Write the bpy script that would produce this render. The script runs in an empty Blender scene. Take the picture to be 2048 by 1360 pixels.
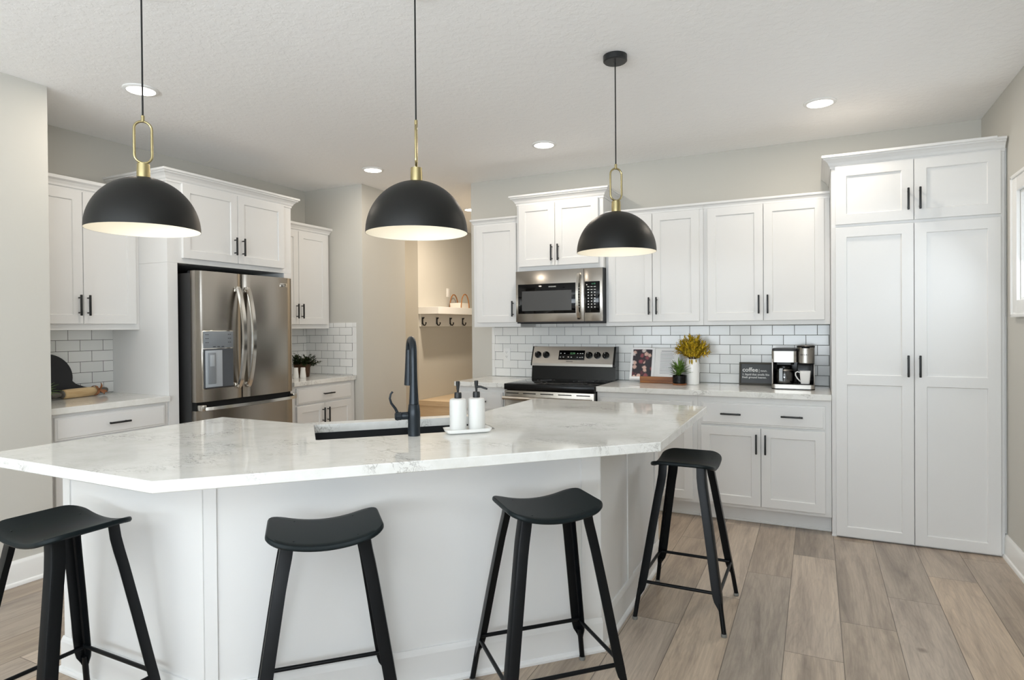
import bpy, bmesh, math, random
from mathutils import Vector, Matrix
random.seed(7)
SC = bpy.context.scene
COL = SC.collection
PI = math.pi
CEIL = 2.74

# ------------------------------------------------------------------ camera
cam_data = bpy.data.cameras.new('camera')
cam_data.sensor_width = 36.0
cam_data.lens = 1239.25 * 36.0 / 2048.0
cam_data.shift_y = -(680.0 - 665.03) / 2048.0
cam_data.clip_start = 0.05
cam = bpy.data.objects.new('camera', cam_data)
COL.objects.link(cam)
_y, _p, _r = 0.456105738, -0.00794074035, -0.00788946031
_f = Vector((-math.sin(_y) * math.cos(_p), math.cos(_y) * math.cos(_p), math.sin(_p)))
_rt = Vector((math.cos(_y), math.sin(_y), 0))
_up = _rt.cross(_f)
_R = _rt * math.cos(_r) + _up * math.sin(_r)
_U = _up * math.cos(_r) - _rt * math.sin(_r)
M = Matrix(((_R.x, _U.x, -_f.x, 0), (_R.y, _U.y, -_f.y, 0), (_R.z, _U.z, -_f.z, 1.366), (0, 0, 0, 1)))
cam.matrix_world = M
SC.camera = cam

# ------------------------------------------------------------------ world, exposure
w = bpy.data.worlds.new('sky'); SC.world = w; w.use_nodes = True
wn = w.node_tree.nodes; wl = w.node_tree.links
bg = wn['Background']
bg.inputs[0].default_value = (0.86, 0.93, 1.0, 1)
bg.inputs[1].default_value = 2.0
SC.view_settings.view_transform = 'Standard'
SC.view_settings.look = 'None'
SC.view_settings.gamma = 1.0
SC.view_settings.use_curve_mapping = False
SC.view_settings.exposure = -0.26
SC.cycles.diffuse_bounces = 7
SC.cycles.max_bounces = 12
SC.cycles.sample_clamp_indirect = 6.0
SC.cycles.caustics_reflective = False
SC.cycles.caustics_refractive = False

def area(name, loc, target, sx, sy, power, color):
    l = bpy.data.lights.new(name, 'AREA'); l.shape = 'RECTANGLE'; l.size = sx; l.size_y = sy
    l.energy = power; l.color = color
    o = bpy.data.objects.new(name, l); COL.objects.link(o)
    o.location = loc
    o.rotation_euler = (Vector(target) - Vector(loc)).to_track_quat('-Z', 'Y').to_euler()
    return o
DAY = (0.855, 0.935, 1.0)
# added lamps for window daylight, tilted up at unseen windows to brighten the ceiling
area('daylight_back_window', (-2.6, -3.56, 1.33), (-2.6, 0, 9.5), 2.1, 1.95, 185, DAY)
area('daylight_patio_door', (-0.18, -3.56, 1.25), (-0.35, 0, 9.0), 1.95, 2.15, 205, DAY)
area('daylight_side_window', (1.06, -1.65, 1.38), (-1, -1.6, 4.4), 2.3, 1.75, 130, DAY)
area('daylight_range_window', (1.09, 3.85, 1.80), (-1.0, 3.0, 0.2), 0.75, 0.55, 8, DAY)

# ------------------------------------------------------------------ materials
def lin(c):
    return tuple(((v / 255.0) / 12.92 if v / 255.0 <= 0.04045 else (((v / 255.0) + 0.055) / 1.055) ** 2.4) for v in c)
def mat(name, rgb, rough=0.5, metal=0.0, spec=0.5, emit=None, estr=0.0, coat=0.0, srgb=True, trans=0.0, ior=1.45):
    m = bpy.data.materials.new(name); m.use_nodes = True
    b = m.node_tree.nodes['Principled BSDF']
    c = lin(rgb) if srgb else rgb
    b.inputs['Base Color'].default_value = (*c, 1)
    b.inputs['Roughness'].default_value = rough
    b.inputs['Metallic'].default_value = metal
    b.inputs['Specular IOR Level'].default_value = spec
    b.inputs['Coat Weight'].default_value = coat
    b.inputs['Transmission Weight'].default_value = trans
    b.inputs['IOR'].default_value = ior
    if emit:
        b.inputs['Emission Color'].default_value = (*emit, 1)
        b.inputs['Emission Strength'].default_value = estr
    return m
class NT:
    def __init__(s, m):
        s.m = m; s.t = m.node_tree; s.b = s.t.nodes['Principled BSDF']
    def n(s, typ, ins=None, **kw):
        nd = s.t.nodes.new(typ)
        for k, v in kw.items(): setattr(nd, k, v)
        for k, v in (ins or {}).items():
            if isinstance(v, bpy.types.NodeSocket): s.t.links.new(v, nd.inputs[k])
            else: nd.inputs[k].default_value = v
        return nd
    def math(s, op, a, b=0.0, c=0.0):
        nd = s.n('ShaderNodeMath', operation=op)
        for i, v in enumerate((a, b, c)):
            if isinstance(v, bpy.types.NodeSocket): s.t.links.new(v, nd.inputs[i])
            else: nd.inputs[i].default_value = v
        return nd.outputs[0]
    def link(s, a, b): s.t.links.new(a, b)
    def ramp(s, fac, stops, interp='LINEAR'):
        nd = s.n('ShaderNodeValToRGB', {'Fac': fac}); cr = nd.color_ramp; cr.interpolation = interp
        while len(cr.elements) > 1: cr.elements.remove(cr.elements[-1])
        cr.elements[0].position = stops[0][0]; cr.elements[0].color = (*stops[0][1], 1)
        for p, c in stops[1:]:
            e = cr.elements.new(p); e.color = (*c, 1)
        return nd.outputs['Color']
    def bump(s, h, strength, dist):
        nd = s.n('ShaderNodeBump', {'Height': h, 'Strength': strength, 'Distance': dist})
        s.link(nd.outputs['Normal'], s.b.inputs['Normal'])
    def coord(s): return s.n('ShaderNodeTexCoord').outputs['Object']

def mixc(t, fac, a, b):
    nd = t.t.nodes.new('ShaderNodeMix'); nd.data_type = 'RGBA'
    for idx, v in ((0, fac), (6, a), (7, b)):
        if isinstance(v, bpy.types.NodeSocket): t.link(v, nd.inputs[idx])
        else: nd.inputs[idx].default_value = v if isinstance(v, (int, float)) else (*v, 1)
    return nd.outputs[2]

def noise_bump(m, scale, strength, dist, detail=3.0):
    t = NT(m)
    nz = t.n('ShaderNodeTexNoise', {'Vector': t.coord(), 'Scale': scale, 'Detail': detail})
    t.bump(nz.outputs['Fac'], strength, dist)
    return m
M_CAB = mat('white_cabinet_paint', (224, 224, 223), 0.38, spec=0.4)
noise_bump(M_CAB, 60, 0.05, 0.002)
M_WALL = noise_bump(mat('greige_wall_paint', (199, 197, 190), 0.75, spec=0.2), 90, 0.12, 0.002)
M_TRIM = mat('white_trim_paint', (236, 236, 234), 0.4)
M_CEIL = mat('textured_ceiling_paint', (248, 248, 248), 0.7, spec=0.25)
def _ceil():
    t = NT(M_CEIL); c = t.coord()
    n1 = t.n('ShaderNodeTexNoise', {'Vector': c, 'Scale': 26.0, 'Detail': 4.0, 'Roughness': 0.6})
    n2 = t.n('ShaderNodeTexNoise', {'Vector': c, 'Scale': 90.0, 'Detail': 2.0})
    r = t.ramp(n1.outputs['Fac'], [(0.46, (0, 0, 0)), (0.56, (1, 1, 1))])
    h = t.math('ADD', t.math('MULTIPLY', r, 0.8), t.math('MULTIPLY', n2.outputs['Fac'], 0.4))
    t.bump(h, 0.24, 0.004)
_ceil()
M_BLACK = mat('matte_black_metal', (30, 32, 33), 0.42, spec=0.5)
M_STOOL = mat('black_powder_coated_steel', (13, 15, 17), 0.34, spec=0.22)
M_SEAT = mat('black_painted_seat', (19, 27, 29), 0.42, spec=0.2)
M_PEND = mat('matte_black_shade', (21, 21, 19), 0.46, metal=0.2)
M_PENDIN = mat('cream_white_shade_lining', (238, 233, 220), 0.5)
M_BRASS = mat('brushed_brass', (176, 163, 122), 0.26, metal=1.0)
M_CORD = mat('black_cord', (22, 22, 22), 0.7)
M_BULB = mat('frosted_bulb', (255, 250, 240), 0.5, emit=(1, 0.86, 0.66), estr=3)
M_LED = mat('led_diffuser', (255, 255, 255), 0.5, emit=(1, 0.95, 0.88), estr=9)
M_BG = mat('black_glass', (6, 6, 7), 0.05, spec=0.35)
M_BE = mat('black_enamel', (9, 9, 10), 0.22, spec=0.3)
M_DG = mat('dark_grey_plastic', (45, 46, 48), 0.5)
M_FSIDE = mat('dark_grey_fridge_side', (52, 52, 52), 0.5)
M_GP = mat('grey_plastic', (128, 134, 140), 0.4)
M_GP2 = mat('light_grey_plastic', (170, 177, 184), 0.35)
M_CHROME = mat('polished_steel', (215, 212, 206), 0.14, metal=1.0)
M_WHITEC = mat('white_ceramic', (238, 238, 236), 0.22)
M_WHITEP = mat('white_plastic', (236, 236, 234), 0.4)
M_INK = mat('dark_print', (40, 40, 44), 0.6)
M_INKG = mat('grey_print', (150, 150, 155), 0.6)
M_WPRINT = mat('white_print', (235, 235, 232), 0.6)
M_PAPER = mat('book_paper', (238, 238, 238), 0.6)
M_SINK = mat('black_composite_sink', (24, 26, 29), 0.5)
M_FAUCET = mat('oil_rubbed_black_faucet', (30, 37, 43), 0.28, metal=0.35)
M_SLATE = mat('black_slate_board', (34, 35, 38), 0.6)
M_LEATHER = noise_bump(mat('brown_leather_strap', (140, 92, 58), 0.6), 80, 0.3, 0.003)
M_GREEN = mat('green_leaf', (92, 124, 48), 0.5)
M_DKGREEN = mat('dark_green_leaf', (38, 56, 26), 0.5)
M_LTGREEN = mat('fresh_green_leaf', (126, 160, 82), 0.5)
M_YEL = mat('yellow_foliage', (218, 184, 44), 0.6)
M_YEL2 = mat('olive_gold_foliage', (164, 140, 34), 0.6)
M_STEM = mat('brown_stem', (88, 66, 36), 0.7)
M_SOIL = mat('dark_soil', (40, 32, 26), 0.9)
M_SIGN = mat('charcoal_sign_board', (86, 88, 90), 0.6)
M_SIGNF = mat('weathered_dark_frame', (72, 68, 60), 0.6)
M_RUB = mat('clear_rubber_foot', (120, 120, 116), 0.4)
M_GREYH = mat('grey_stained_handle', (92, 88, 82), 0.45)
M_DARK = mat('gap_shade_black', (10, 10, 10), 0.8)  # flat black standing in for shade in gaps and recesses
M_FAB = mat('white_fabric_basket', (226, 222, 214), 0.8)

def wood(name, c1, c2, scale=8.0, axis=0, rough=0.45):
    m = mat(name, c1, rough); t = NT(m)
    mp = t.n('ShaderNodeMapping', {'Vector': t.coord()})
    sc = [scale * 6] * 3; sc[axis] = scale * 0.6
    mp.inputs['Scale'].default_value = sc
    nz = t.n('ShaderNodeTexNoise', {'Vector': mp.outputs[0], 'Scale': 1.0, 'Detail': 5.0, 'Distortion': 0.6})
    t.link(t.ramp(nz.outputs['Fac'], [(0.3, lin(c1)), (0.7, lin(c2))]), t.b.inputs['Base Color'])
    return m
M_WPIN = wood('pale_maple_wood', (214, 190, 148), (190, 160, 116), axis=1)
M_WSTAND = wood('warm_walnut_stand', (150, 98, 52), (108, 60, 30), axis=0)
M_WHANDLE = wood('tan_wooden_handle', (176, 118, 62), (140, 88, 42), axis=2)
M_WBOARD = wood('brown_cutting_board', (120, 86, 48), (92, 62, 34), axis=2)
M_BENCH = wood('tan_bench_wood', (214, 196, 168), (204, 182, 152), axis=1)
M_WICKER = mat('brown_wicker', (96, 66, 42), 0.7)
def _wick():
    t = NT(M_WICKER)
    wv = t.n('ShaderNodeTexWave', {'Vector': t.coord(), 'Scale': 45.0, 'Distortion': 3.0, 'Detail': 2.0}, bands_direction='Z')
    t.link(t.ramp(wv.outputs['Fac'], [(0.2, lin((40, 26, 18))), (0.8, lin((112, 80, 54)))]), t.b.inputs['Base Color'])
    t.bump(wv.outputs['Fac'], 0.8, 0.004)
_wick()

def steel(name, rgb, rough, axis):
    m = mat(name, rgb, rough, metal=1.0); t = NT(m)
    mp = t.n('ShaderNodeMapping', {'Vector': t.coord()})
    sc = [900.0] * 3; sc[axis] = 4.0
    mp.inputs['Scale'].default_value = sc
    nz = t.n('ShaderNodeTexNoise', {'Vector': mp.outputs[0], 'Scale': 1.0, 'Detail': 1.0})
    t.link(t.math('ADD', t.math('MULTIPLY', nz.outputs['Fac'], 0.04), rough - 0.02), t.b.inputs['Roughness'])
    return m
M_SS = steel('stainless_steel', (176, 170, 162), 0.20, 0)
M_SSD = steel('stainless_steel_soft', (176, 172, 166), 0.34, 0)

M_TILE = mat('white_subway_tile', (232, 232, 230), 0.12, spec=0.5)
def tile_mat(name, ux, phase, zoff):
    """glazed 3x6 subway tile; ux picks the horizontal axis (0 = x, 1 = y) in world units"""
    m = mat(name, (232, 232, 230), 0.14); t = NT(m)
    sep = t.n('ShaderNodeSeparateXYZ', {0: t.coord()})
    u = t.math('SUBTRACT', sep.outputs[ux], phase)
    v = t.math('SUBTRACT', sep.outputs[2], zoff)
    W, Hh, g = 0.1540, 0.0753, 0.0028
    row = t.math('FLOOR', t.math('DIVIDE', v, Hh))
    half = t.math('MULTIPLY', t.math('MODULO', t.math('ADD', row, 40.0), 2.0), W / 2)
    uu = t.math('ADD', t.math('SUBTRACT', u, half), 40 * W)
    fu = t.math('MODULO', uu, W)
    fv = t.math('MODULO', t.math('ADD', v, 40 * Hh), Hh)
    du = t.math('MINIMUM', fu, t.math('SUBTRACT', W, fu))
    dv = t.math('MINIMUM', fv, t.math('SUBTRACT', Hh, fv))
    d = t.math('MINIMUM', du, dv)
    mask = t.math('GREATER_THAN', d, g / 2)
    # every tile a touch different
    cid = t.n('ShaderNodeCombineXYZ', {0: t.math('FLOOR', t.math('DIVIDE', uu, W)), 1: row})
    wn_ = t.n('ShaderNodeTexWhiteNoise', {'Vector': cid.outputs[0]})
    cr = t.ramp(wn_.outputs['Value'], [(0, lin((226, 227, 225))), (1, lin((238, 238, 236)))])
    t.link(mixc(t, mask, lin((72, 72, 70)), cr), t.b.inputs['Base Color'])
    t.link(t.math('SUBTRACT', 0.8, t.math('MULTIPLY', mask, 0.66)), t.b.inputs['Roughness'])
    h = t.n('ShaderNodeMapRange', {'Value': d, 'From Min': 0.0, 'From Max': 0.003, 'To Min': 0.0, 'To Max': 1.0})
    t.bump(h.outputs[0], 0.6, 0.0015)
    return m
M_TILE_B = tile_mat('white_subway_tile_range', 0, 0.009 - 0.077, 0.9165)
M_TILE_L = tile_mat('white_subway_tile_left', 1, 2.532, 0.926)
M_TILE_S = tile_mat('white_subway_tile_side', 0, -4.374, 0.928)

M_Q = mat('white_quartz', (226, 226, 222), 0.05, spec=0.34)
def _quartz():
    t = NT(M_Q); c = t.coord()
    w1 = t.n('ShaderNodeTexNoise', {'Vector': c, 'Scale': 2.6, 'Detail': 3.0})
    mp = t.n('ShaderNodeMapping', {'Vector': c, 'Rotation': (0, 0, math.radians(20)), 'Scale': (7.0, 17.0, 9.0)})
    va = t.n('ShaderNodeVectorMath', {0: mp.outputs[0]}, operation='ADD')
    t.link(w1.outputs['Color'], va.inputs[1])
    n2 = t.n('ShaderNodeTexNoise', {'Vector': va.outputs[0], 'Scale': 1.5, 'Detail': 8.0, 'Roughness': 0.68, 'Distortion': 1.0})
    vein = t.math('ABSOLUTE', t.math('SUBTRACT', n2.outputs['Fac'], 0.5))
    v = t.n('ShaderNodeMapRange', {'Value': vein, 'From Min': 0.0, 'From Max': 0.022, 'To Min': 1.0, 'To Max': 0.0}).outputs[0]
    pn = t.n('ShaderNodeTexNoise', {'Vector': c, 'Scale': 3.2, 'Detail': 3.0})
    pm = t.n('ShaderNodeMapRange', {'Value': pn.outputs['Fac'], 'From Min': 0.50, 'From Max': 0.64, 'To Min': 0.0, 'To Max': 0.75}).outputs[0]
    f = t.math('MULTIPLY', v, pm)
    cl = t.n('ShaderNodeTexNoise', {'Vector': c, 'Scale': 9.0, 'Detail': 6.0, 'Roughness': 0.7})
    base = t.ramp(cl.outputs['Fac'], [(0.3, lin((218, 218, 213))), (0.6, lin((229, 229, 226)))])
    t.link(mixc(t, f, base, lin((110, 104, 98))), t.b.inputs['Base Color'])
_quartz()

M_FLOOR = mat('grey_brown_plank_floor', (150, 134, 120), 0.33, spec=0.4)
def _floor():
    t = NT(M_FLOOR); c = t.coord()
    sep = t.n('ShaderNodeSeparateXYZ', {0: c})
    PW, PL = 0.2215, 1.22
    u = t.math('DIVIDE', t.math('SUBTRACT', sep.outputs[0], 0.0965), PW)
    row = t.math('FLOOR', u)
    fu = t.math('SUBTRACT', u, row)
    off = t.math('ADD', t.math('MULTIPLY', t.math('ADD', row, 1.0), 0.32), 0.316)
    v = t.math('SUBTRACT', t.math('DIVIDE', sep.outputs[1], PL), off)
    cell = t.math('FLOOR', v)
    fv = t.math('SUBTRACT', v, cell)
    cid = t.n('ShaderNodeCombineXYZ', {0: row, 1: cell})
    wn_ = t.n('ShaderNodeTexWhiteNoise', {'Vector': cid.outputs[0]})
    rnd = wn_.outputs['Value']
    # grain coordinates, shifted per plank
    sh = t.n('ShaderNodeVectorMath', {0: wn_.outputs['Color'], 1: (37.0, 91.0, 13.0)}, operation='MULTIPLY')
    gc = t.n('ShaderNodeVectorMath', {0: c}, operation='ADD'); t.link(sh.outputs[0], gc.inputs[1])
    mp = t.n('ShaderNodeMapping', {'Vector': gc.outputs[0], 'Scale': (8.0, 0.9, 1.0)})
    big = t.n('ShaderNodeTexNoise', {'Vector': mp.outputs[0], 'Scale': 1.0, 'Detail': 6.0, 'Roughness': 0.66, 'Distortion': 0.7})
    mp2 = t.n('ShaderNodeMapping', {'Vector': gc.outputs[0], 'Scale': (110.0, 5.0, 1.0)})
    fine = t.n('ShaderNodeTexNoise', {'Vector': mp2.outputs[0], 'Scale': 1.0, 'Detail': 4.0, 'Roughness': 0.7, 'Distortion': 0.4})
    ringm = t.n('ShaderNodeMapping', {'Vector': gc.outputs[0], 'Scale': (5.0, 0.55, 1.0)})
    rn = t.n('ShaderNodeTexNoise', {'Vector': ringm.outputs[0], 'Scale': 1.0, 'Detail': 2.0, 'Distortion': 0.8})
    ring = t.math('ABSOLUTE', t.math('SUBTRACT', t.math('FRACT', t.math('MULTIPLY', rn.outputs['Fac'], 16.0)), 0.5))
    ringf = t.n('ShaderNodeMapRange', {'Value': ring, 'From Min': 0.0, 'From Max': 0.14, 'To Min': 1.0, 'To Max': 0.0}).outputs[0]
    col1 = t.ramp(big.outputs['Fac'], [(0.26, lin((122, 111, 101))), (0.40, lin((164, 149, 134))), (0.54, lin((191, 175, 157))), (0.75, lin((203, 187, 168)))])
    col2 = mixc(t, t.math('MULTIPLY', ringf, 0.13), col1, lin((96, 84, 76)))
    ff = t.n('ShaderNodeMapRange', {'Value': fine.outputs['Fac'], 'From Min': 0.35, 'From Max': 0.65, 'To Min': 0.32, 'To Max': 0.0}).outputs[0]
    col3 = mixc(t, ff, col2, lin((112, 100, 92)))
    hs = t.n('ShaderNodeHueSaturation', {'Color': col3})
    t.link(t.n('ShaderNodeMapRange', {'Value': rnd, 'To Min': 0.76, 'To Max': 1.14}).outputs[0], hs.inputs['Value'])
    sepc = t.n('ShaderNodeSeparateColor', {0: wn_.outputs['Color']})
    t.link(t.n('ShaderNodeMapRange', {'Value': sepc.outputs[1], 'To Min': 0.85, 'To Max': 1.15}).outputs[0], hs.inputs['Saturation'])
    # knots
    kn = t.n('ShaderNodeTexVoronoi', {'Vector': c, 'Scale': 1.9})
    kw = t.n('ShaderNodeTexNoise', {'Vector': c, 'Scale': 14.0})
    kd = t.math('ADD', kn.outputs['Distance'], t.math('MULTIPLY', kw.outputs['Fac'], 0.06))
    kf = t.n('ShaderNodeMapRange', {'Value': kd, 'From Min': 0.045, 'From Max': 0.085, 'To Min': 0.75, 'To Max': 0.0}).outputs[0]
    col4 = mixc(t, kf, hs.outputs[0], lin((86, 70, 58)))
    du = t.math('MULTIPLY', t.math('MINIMUM', fu, t.math('SUBTRACT', 1.0, fu)), PW)
    dv = t.math('MULTIPLY', t.math('MINIMUM', fv, t.math('SUBTRACT', 1.0, fv)), PL)
    d = t.math('MINIMUM', du, dv)
    gap = t.n('ShaderNodeMapRange', {'Value': d, 'From Min': 0.0006, 'From Max': 0.0022, 'To Min': 0.8, 'To Max': 0.0}).outputs[0]
    t.link(mixc(t, gap, col4, lin((62, 54, 48))), t.b.inputs['Base Color'])
    t.link(t.math('ADD', t.math('MULTIPLY', fine.outputs['Fac'], 0.16), 0.27), t.b.inputs['Roughness'])
    h = t.math('SUBTRACT', t.math('MULTIPLY', fine.outputs['Fac'], 0.25), gap)
    t.bump(h, 0.25, 0.0012)
_floor()

# food photograph printed on the left page of the cookbook
M_FOOD = mat('cookbook_food_photo', (70, 50, 55), 0.45)
def _food():
    t = NT(M_FOOD); c = t.coord()
    vo = t.n('ShaderNodeTexVoronoi', {'Vector': c, 'Scale': 24.0})
    nz = t.n('ShaderNodeTexNoise', {'Vector': c, 'Scale': 120.0, 'Detail': 3.0})
    d = t.math('ADD', vo.outputs['Distance'], t.math('MULTIPLY', nz.outputs['Fac'], 0.5))
    sepc = t.n('ShaderNodeSeparateColor', {0: vo.outputs['Color']})
    blob = t.ramp(sepc.outputs[0], [(0.0, lin((214, 178, 164))), (0.35, lin((146, 78, 84))), (0.6, lin((96, 50, 58))), (0.8, lin((214, 200, 196))), (1.0, lin((128, 150, 140)))], 'CONSTANT')
    f = t.n('ShaderNodeMapRange', {'Value': d, 'From Min': 0.55, 'From Max': 0.75, 'To Min': 0.0, 'To Max': 1.0}).outputs[0]
    t.link(mixc(t, f, blob, lin((48, 42, 48))), t.b.inputs['Base Color'])
_food()
def clear_glass(name, tint, rough, fac):
    m = bpy.data.materials.new(name); m.use_nodes = True
    nt = m.node_tree; nt.nodes.clear()
    out = nt.nodes.new('ShaderNodeOutputMaterial'); mix = nt.nodes.new('ShaderNodeMixShader')
    tr = nt.nodes.new('ShaderNodeBsdfTransparent'); gl = nt.nodes.new('ShaderNodeBsdfGlossy')
    tr.inputs[0].default_value = (*tint, 1); gl.inputs['Roughness'].default_value = rough
    mix.inputs[0].default_value = fac
    nt.links.new(tr.outputs[0], mix.inputs[1]); nt.links.new(gl.outputs[0], mix.inputs[2]); nt.links.new(mix.outputs[0], out.inputs[0])
    return m
M_PANE = clear_glass('window_glass', (0.97, 0.98, 0.99), 0.02, 0.08)
M_CARAFE = clear_glass('carafe_glass', (0.55, 0.56, 0.58), 0.04, 0.12)

# ------------------------------------------------------------------ mesh helpers
def BM(): return bmesh.new()
def box(bm, x0, x1, y0, y1, z0, z1, bev=0.0, seg=2):
    if x0 > x1: x0, x1 = x1, x0
    if y0 > y1: y0, y1 = y1, y0
    r = bmesh.ops.create_cube(bm, size=1.0)
    vs = r['verts']
    for v in vs:
        v.co = Vector(((x0 + x1) / 2 + v.co.x * (x1 - x0), (y0 + y1) / 2 + v.co.y * (y1 - y0), (z0 + z1) / 2 + v.co.z * (z1 - z0)))
    if bev > 0:
        es = {e for v in vs for e in v.link_edges}
        bmesh.ops.bevel(bm, geom=list(es), offset=bev, segments=seg, affect='EDGES', profile=0.5, clamp_overlap=True)
    return bm
def lathe(bm, prof, center=(0, 0, 0), seg=32, axis='Z', cap0=True, cap1=True, close=False):
    """prof: list of (radius, height)"""
    rings = []
    for r, h in prof:
        ring = []
        for i in range(seg):
            a = 2 * PI * i / seg
            p = (r * math.cos(a), r * math.sin(a), h)
            if axis == 'X': p = (h, p[0], p[1])
            elif axis == 'Y': p = (p[0], h, p[1])
            ring.append(bm.verts.new((p[0] + center[0], p[1] + center[1], p[2] + center[2])))
        rings.append(ring)
    n = len(rings)
    for k in range(n if close else n - 1):
        a, b = rings[k], rings[(k + 1) % n]
        for i in range(seg):
            j = (i + 1) % seg
            try: bm.faces.new((a[i], a[j], b[j], b[i]))
            except ValueError: pass
    if not close:
        if cap0: bm.faces.new(list(reversed(rings[0])))
        if cap1: bm.faces.new(rings[-1])
    bmesh.ops.recalc_face_normals(bm, faces=bm.faces)
    return bm
def loft(bm, stations, caps=True, closed=False):
    """stations: list of equal-length vertex loops (3D points)"""
    rings = [[bm.verts.new(p) for p in s] for s in stations]
    n = len(rings)
    for k in range(n if closed else n - 1):
        a, b = rings[k], rings[(k + 1) % n]; m = len(a)
        for i in range(m):
            j = (i + 1) % m
            bm.faces.new((a[i], a[j], b[j], b[i]))
    if caps and not closed:
        bm.faces.new(list(reversed(rings[0]))); bm.faces.new(rings[-1])
    bmesh.ops.recalc_face_normals(bm, faces=bm.faces)
    return bm
def tube(bm, pts, r, seg=10, closed=False, flat=1.0):
    pts = [Vector(p) for p in pts]; n = len(pts)
    rs = r if isinstance(r, (list, tuple)) else [r] * n
    tang = []
    for i in range(n):
        a = pts[(i - 1) % n] if (closed or i > 0) else pts[i]
        b = pts[(i + 1) % n] if (closed or i < n - 1) else pts[i]
        tang.append((b - a).normalized())
    up = Vector((0, 0, 1)) if abs(tang[0].z) < 0.9 else Vector((1, 0, 0))
    nrm = (up - tang[0] * up.dot(tang[0])).normalized()
    st = []
    for i in range(n):
        nrm = (nrm - tang[i] * nrm.dot(tang[i])).normalized()
        bn = tang[i].cross(nrm)
        st.append([pts[i] + (nrm * math.cos(2 * PI * k / seg) + bn * math.sin(2 * PI * k / seg) * flat) * rs[i] for k in range(seg)])
    return loft(bm, st, closed=closed)
def prism(bm, poly, z0, z1, bev=0.0):
    a = [bm.verts.new((x, y, z0)) for x, y in poly]; b = [bm.verts.new((x, y, z1)) for x, y in poly]
    n = len(poly); fs = []
    fs.append(bm.faces.new(list(reversed(a)))); fs.append(bm.faces.new(b))
    for i in range(n):
        j = (i + 1) % n
        fs.append(bm.faces.new((a[i], a[j], b[j], b[i])))
    bmesh.ops.recalc_face_normals(bm, faces=fs)
    if bev:
        es = {e for f in fs for e in f.edges}
        bmesh.ops.bevel(bm, geom=list(es), offset=bev, segments=2, affect='EDGES', profile=0.5)
    return bm
def obj(name, bm, m, parent=None, smooth=True, loc=None, rot=None):
    me = bpy.data.meshes.new(name)
    bm.to_mesh(me); bm.free()
    me.materials.append(m)
    if smooth:
        me.polygons.foreach_set('use_smooth', [True] * len(me.polygons))
        me.set_sharp_from_angle(angle=math.radians(32))
    o = bpy.data.objects.new(name, me); COL.objects.link(o)
    if parent: o.parent = parent
    if loc: o.location = loc
    if rot: o.rotation_euler = rot
    return o
def tag(o, label=None, cat=None, group=None, kind=None):
    if label: o['label'] = label
    if cat: o['category'] = cat
    if group: o['group'] = group
    if kind: o['kind'] = kind
    return o
def thing(name, label, cat, loc=(0, 0, 0), rz=0.0, group=None):
    o = bpy.data.objects.new(name, None); COL.objects.link(o)
    o.empty_display_size = 0.1
    o.location = loc; o.rotation_euler = (0, 0, rz)
    return tag(o, label, cat, group)
def copy_tree(o, parent=None):
    c = o.copy(); COL.objects.link(c)
    if parent: c.parent = parent
    for ch in list(o.children): copy_tree(ch, c)
    return c
def struct(name, bm, m, label=None):
    o = obj(name, bm, m, smooth=True); o['kind'] = 'structure'
    if label: o['label'] = label
    return o
def text(name, s, size, m, parent, loc, rot=(PI / 2, 0, 0), ext=0.0004, align='LEFT', bold=0.0, sx=1.0):
    cu = bpy.data.curves.new(name, 'FONT'); cu.body = s; cu.size = size; cu.extrude = ext; cu.align_x = align; cu.offset = bold
    cu.resolution_u = 2
    t = bpy.data.objects.new(name + '_tmp', cu); COL.objects.link(t)
    bpy.context.view_layer.update()
    me = bpy.data.meshes.new_from_object(t.evaluated_get(bpy.context.evaluated_depsgraph_get()))
    bpy.data.objects.remove(t, do_unlink=True)
    me.materials.clear(); me.materials.append(m)
    o = bpy.data.objects.new(name, me); COL.objects.link(o); o.parent = parent
    o.location = loc; o.rotation_euler = rot; o.scale = (sx, 1, 1)
    return o

# ------------------------------------------------------------------ room shell
WB = 5.130     # range wall plane
WL = -4.580    # fridge wall plane
WR = 1.000     # right wall plane
struct('floor', box(BM(), -7.0, 1.12, -3.7, 9.3, -0.1, 0.0), M_FLOOR)
struct('ceiling', box(BM(), -7.0, 1.12, -3.7, 9.3, CEIL, CEIL + 0.1), M_CEIL)
struct('wall_back', box(BM(), -2.94, WR, WB, WB + 0.12, 0, CEIL - 0.0005), M_WALL)
struct('wall_left', box(BM(), WL - 0.12, WL, 1.99, 4.66, 0, CEIL - 0.0005), M_WALL)
struct('wall_left_front', box(BM(), WL - 0.12, -3.872, -3.5, 1.988, 0, CEIL - 0.0005), M_WALL)
struct('wall_left_rear', box(BM(), WL - 0.12, -3.862, 4.66, 5.34, 0, CEIL - 0.0005), M_WALL)
struct('wall_mudroom_left', box(BM(), -7.0, -4.49, 6.48, 9.0, 0, CEIL - 0.0005), M_WALL)
struct('wall_mudroom_rear', box(BM(), -4.49, -2.8, 9.0, 9.12, 0, CEIL - 0.0005), M_WALL)
struct('wall_mudroom_right', box(BM(), -2.94, -2.82, WB + 0.12, 9.0, 0, CEIL - 0.0005), M_WALL)
struct('wall_hall_end', box(BM(), -7.0, -6.9, 5.0, 6.48, 0, CEIL - 0.0005), M_WALL)
struct('wall_hall_front', box(BM(), -6.9, WL - 0.12, 5.22, 5.34, 0, CEIL - 0.0005), M_WALL)

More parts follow.
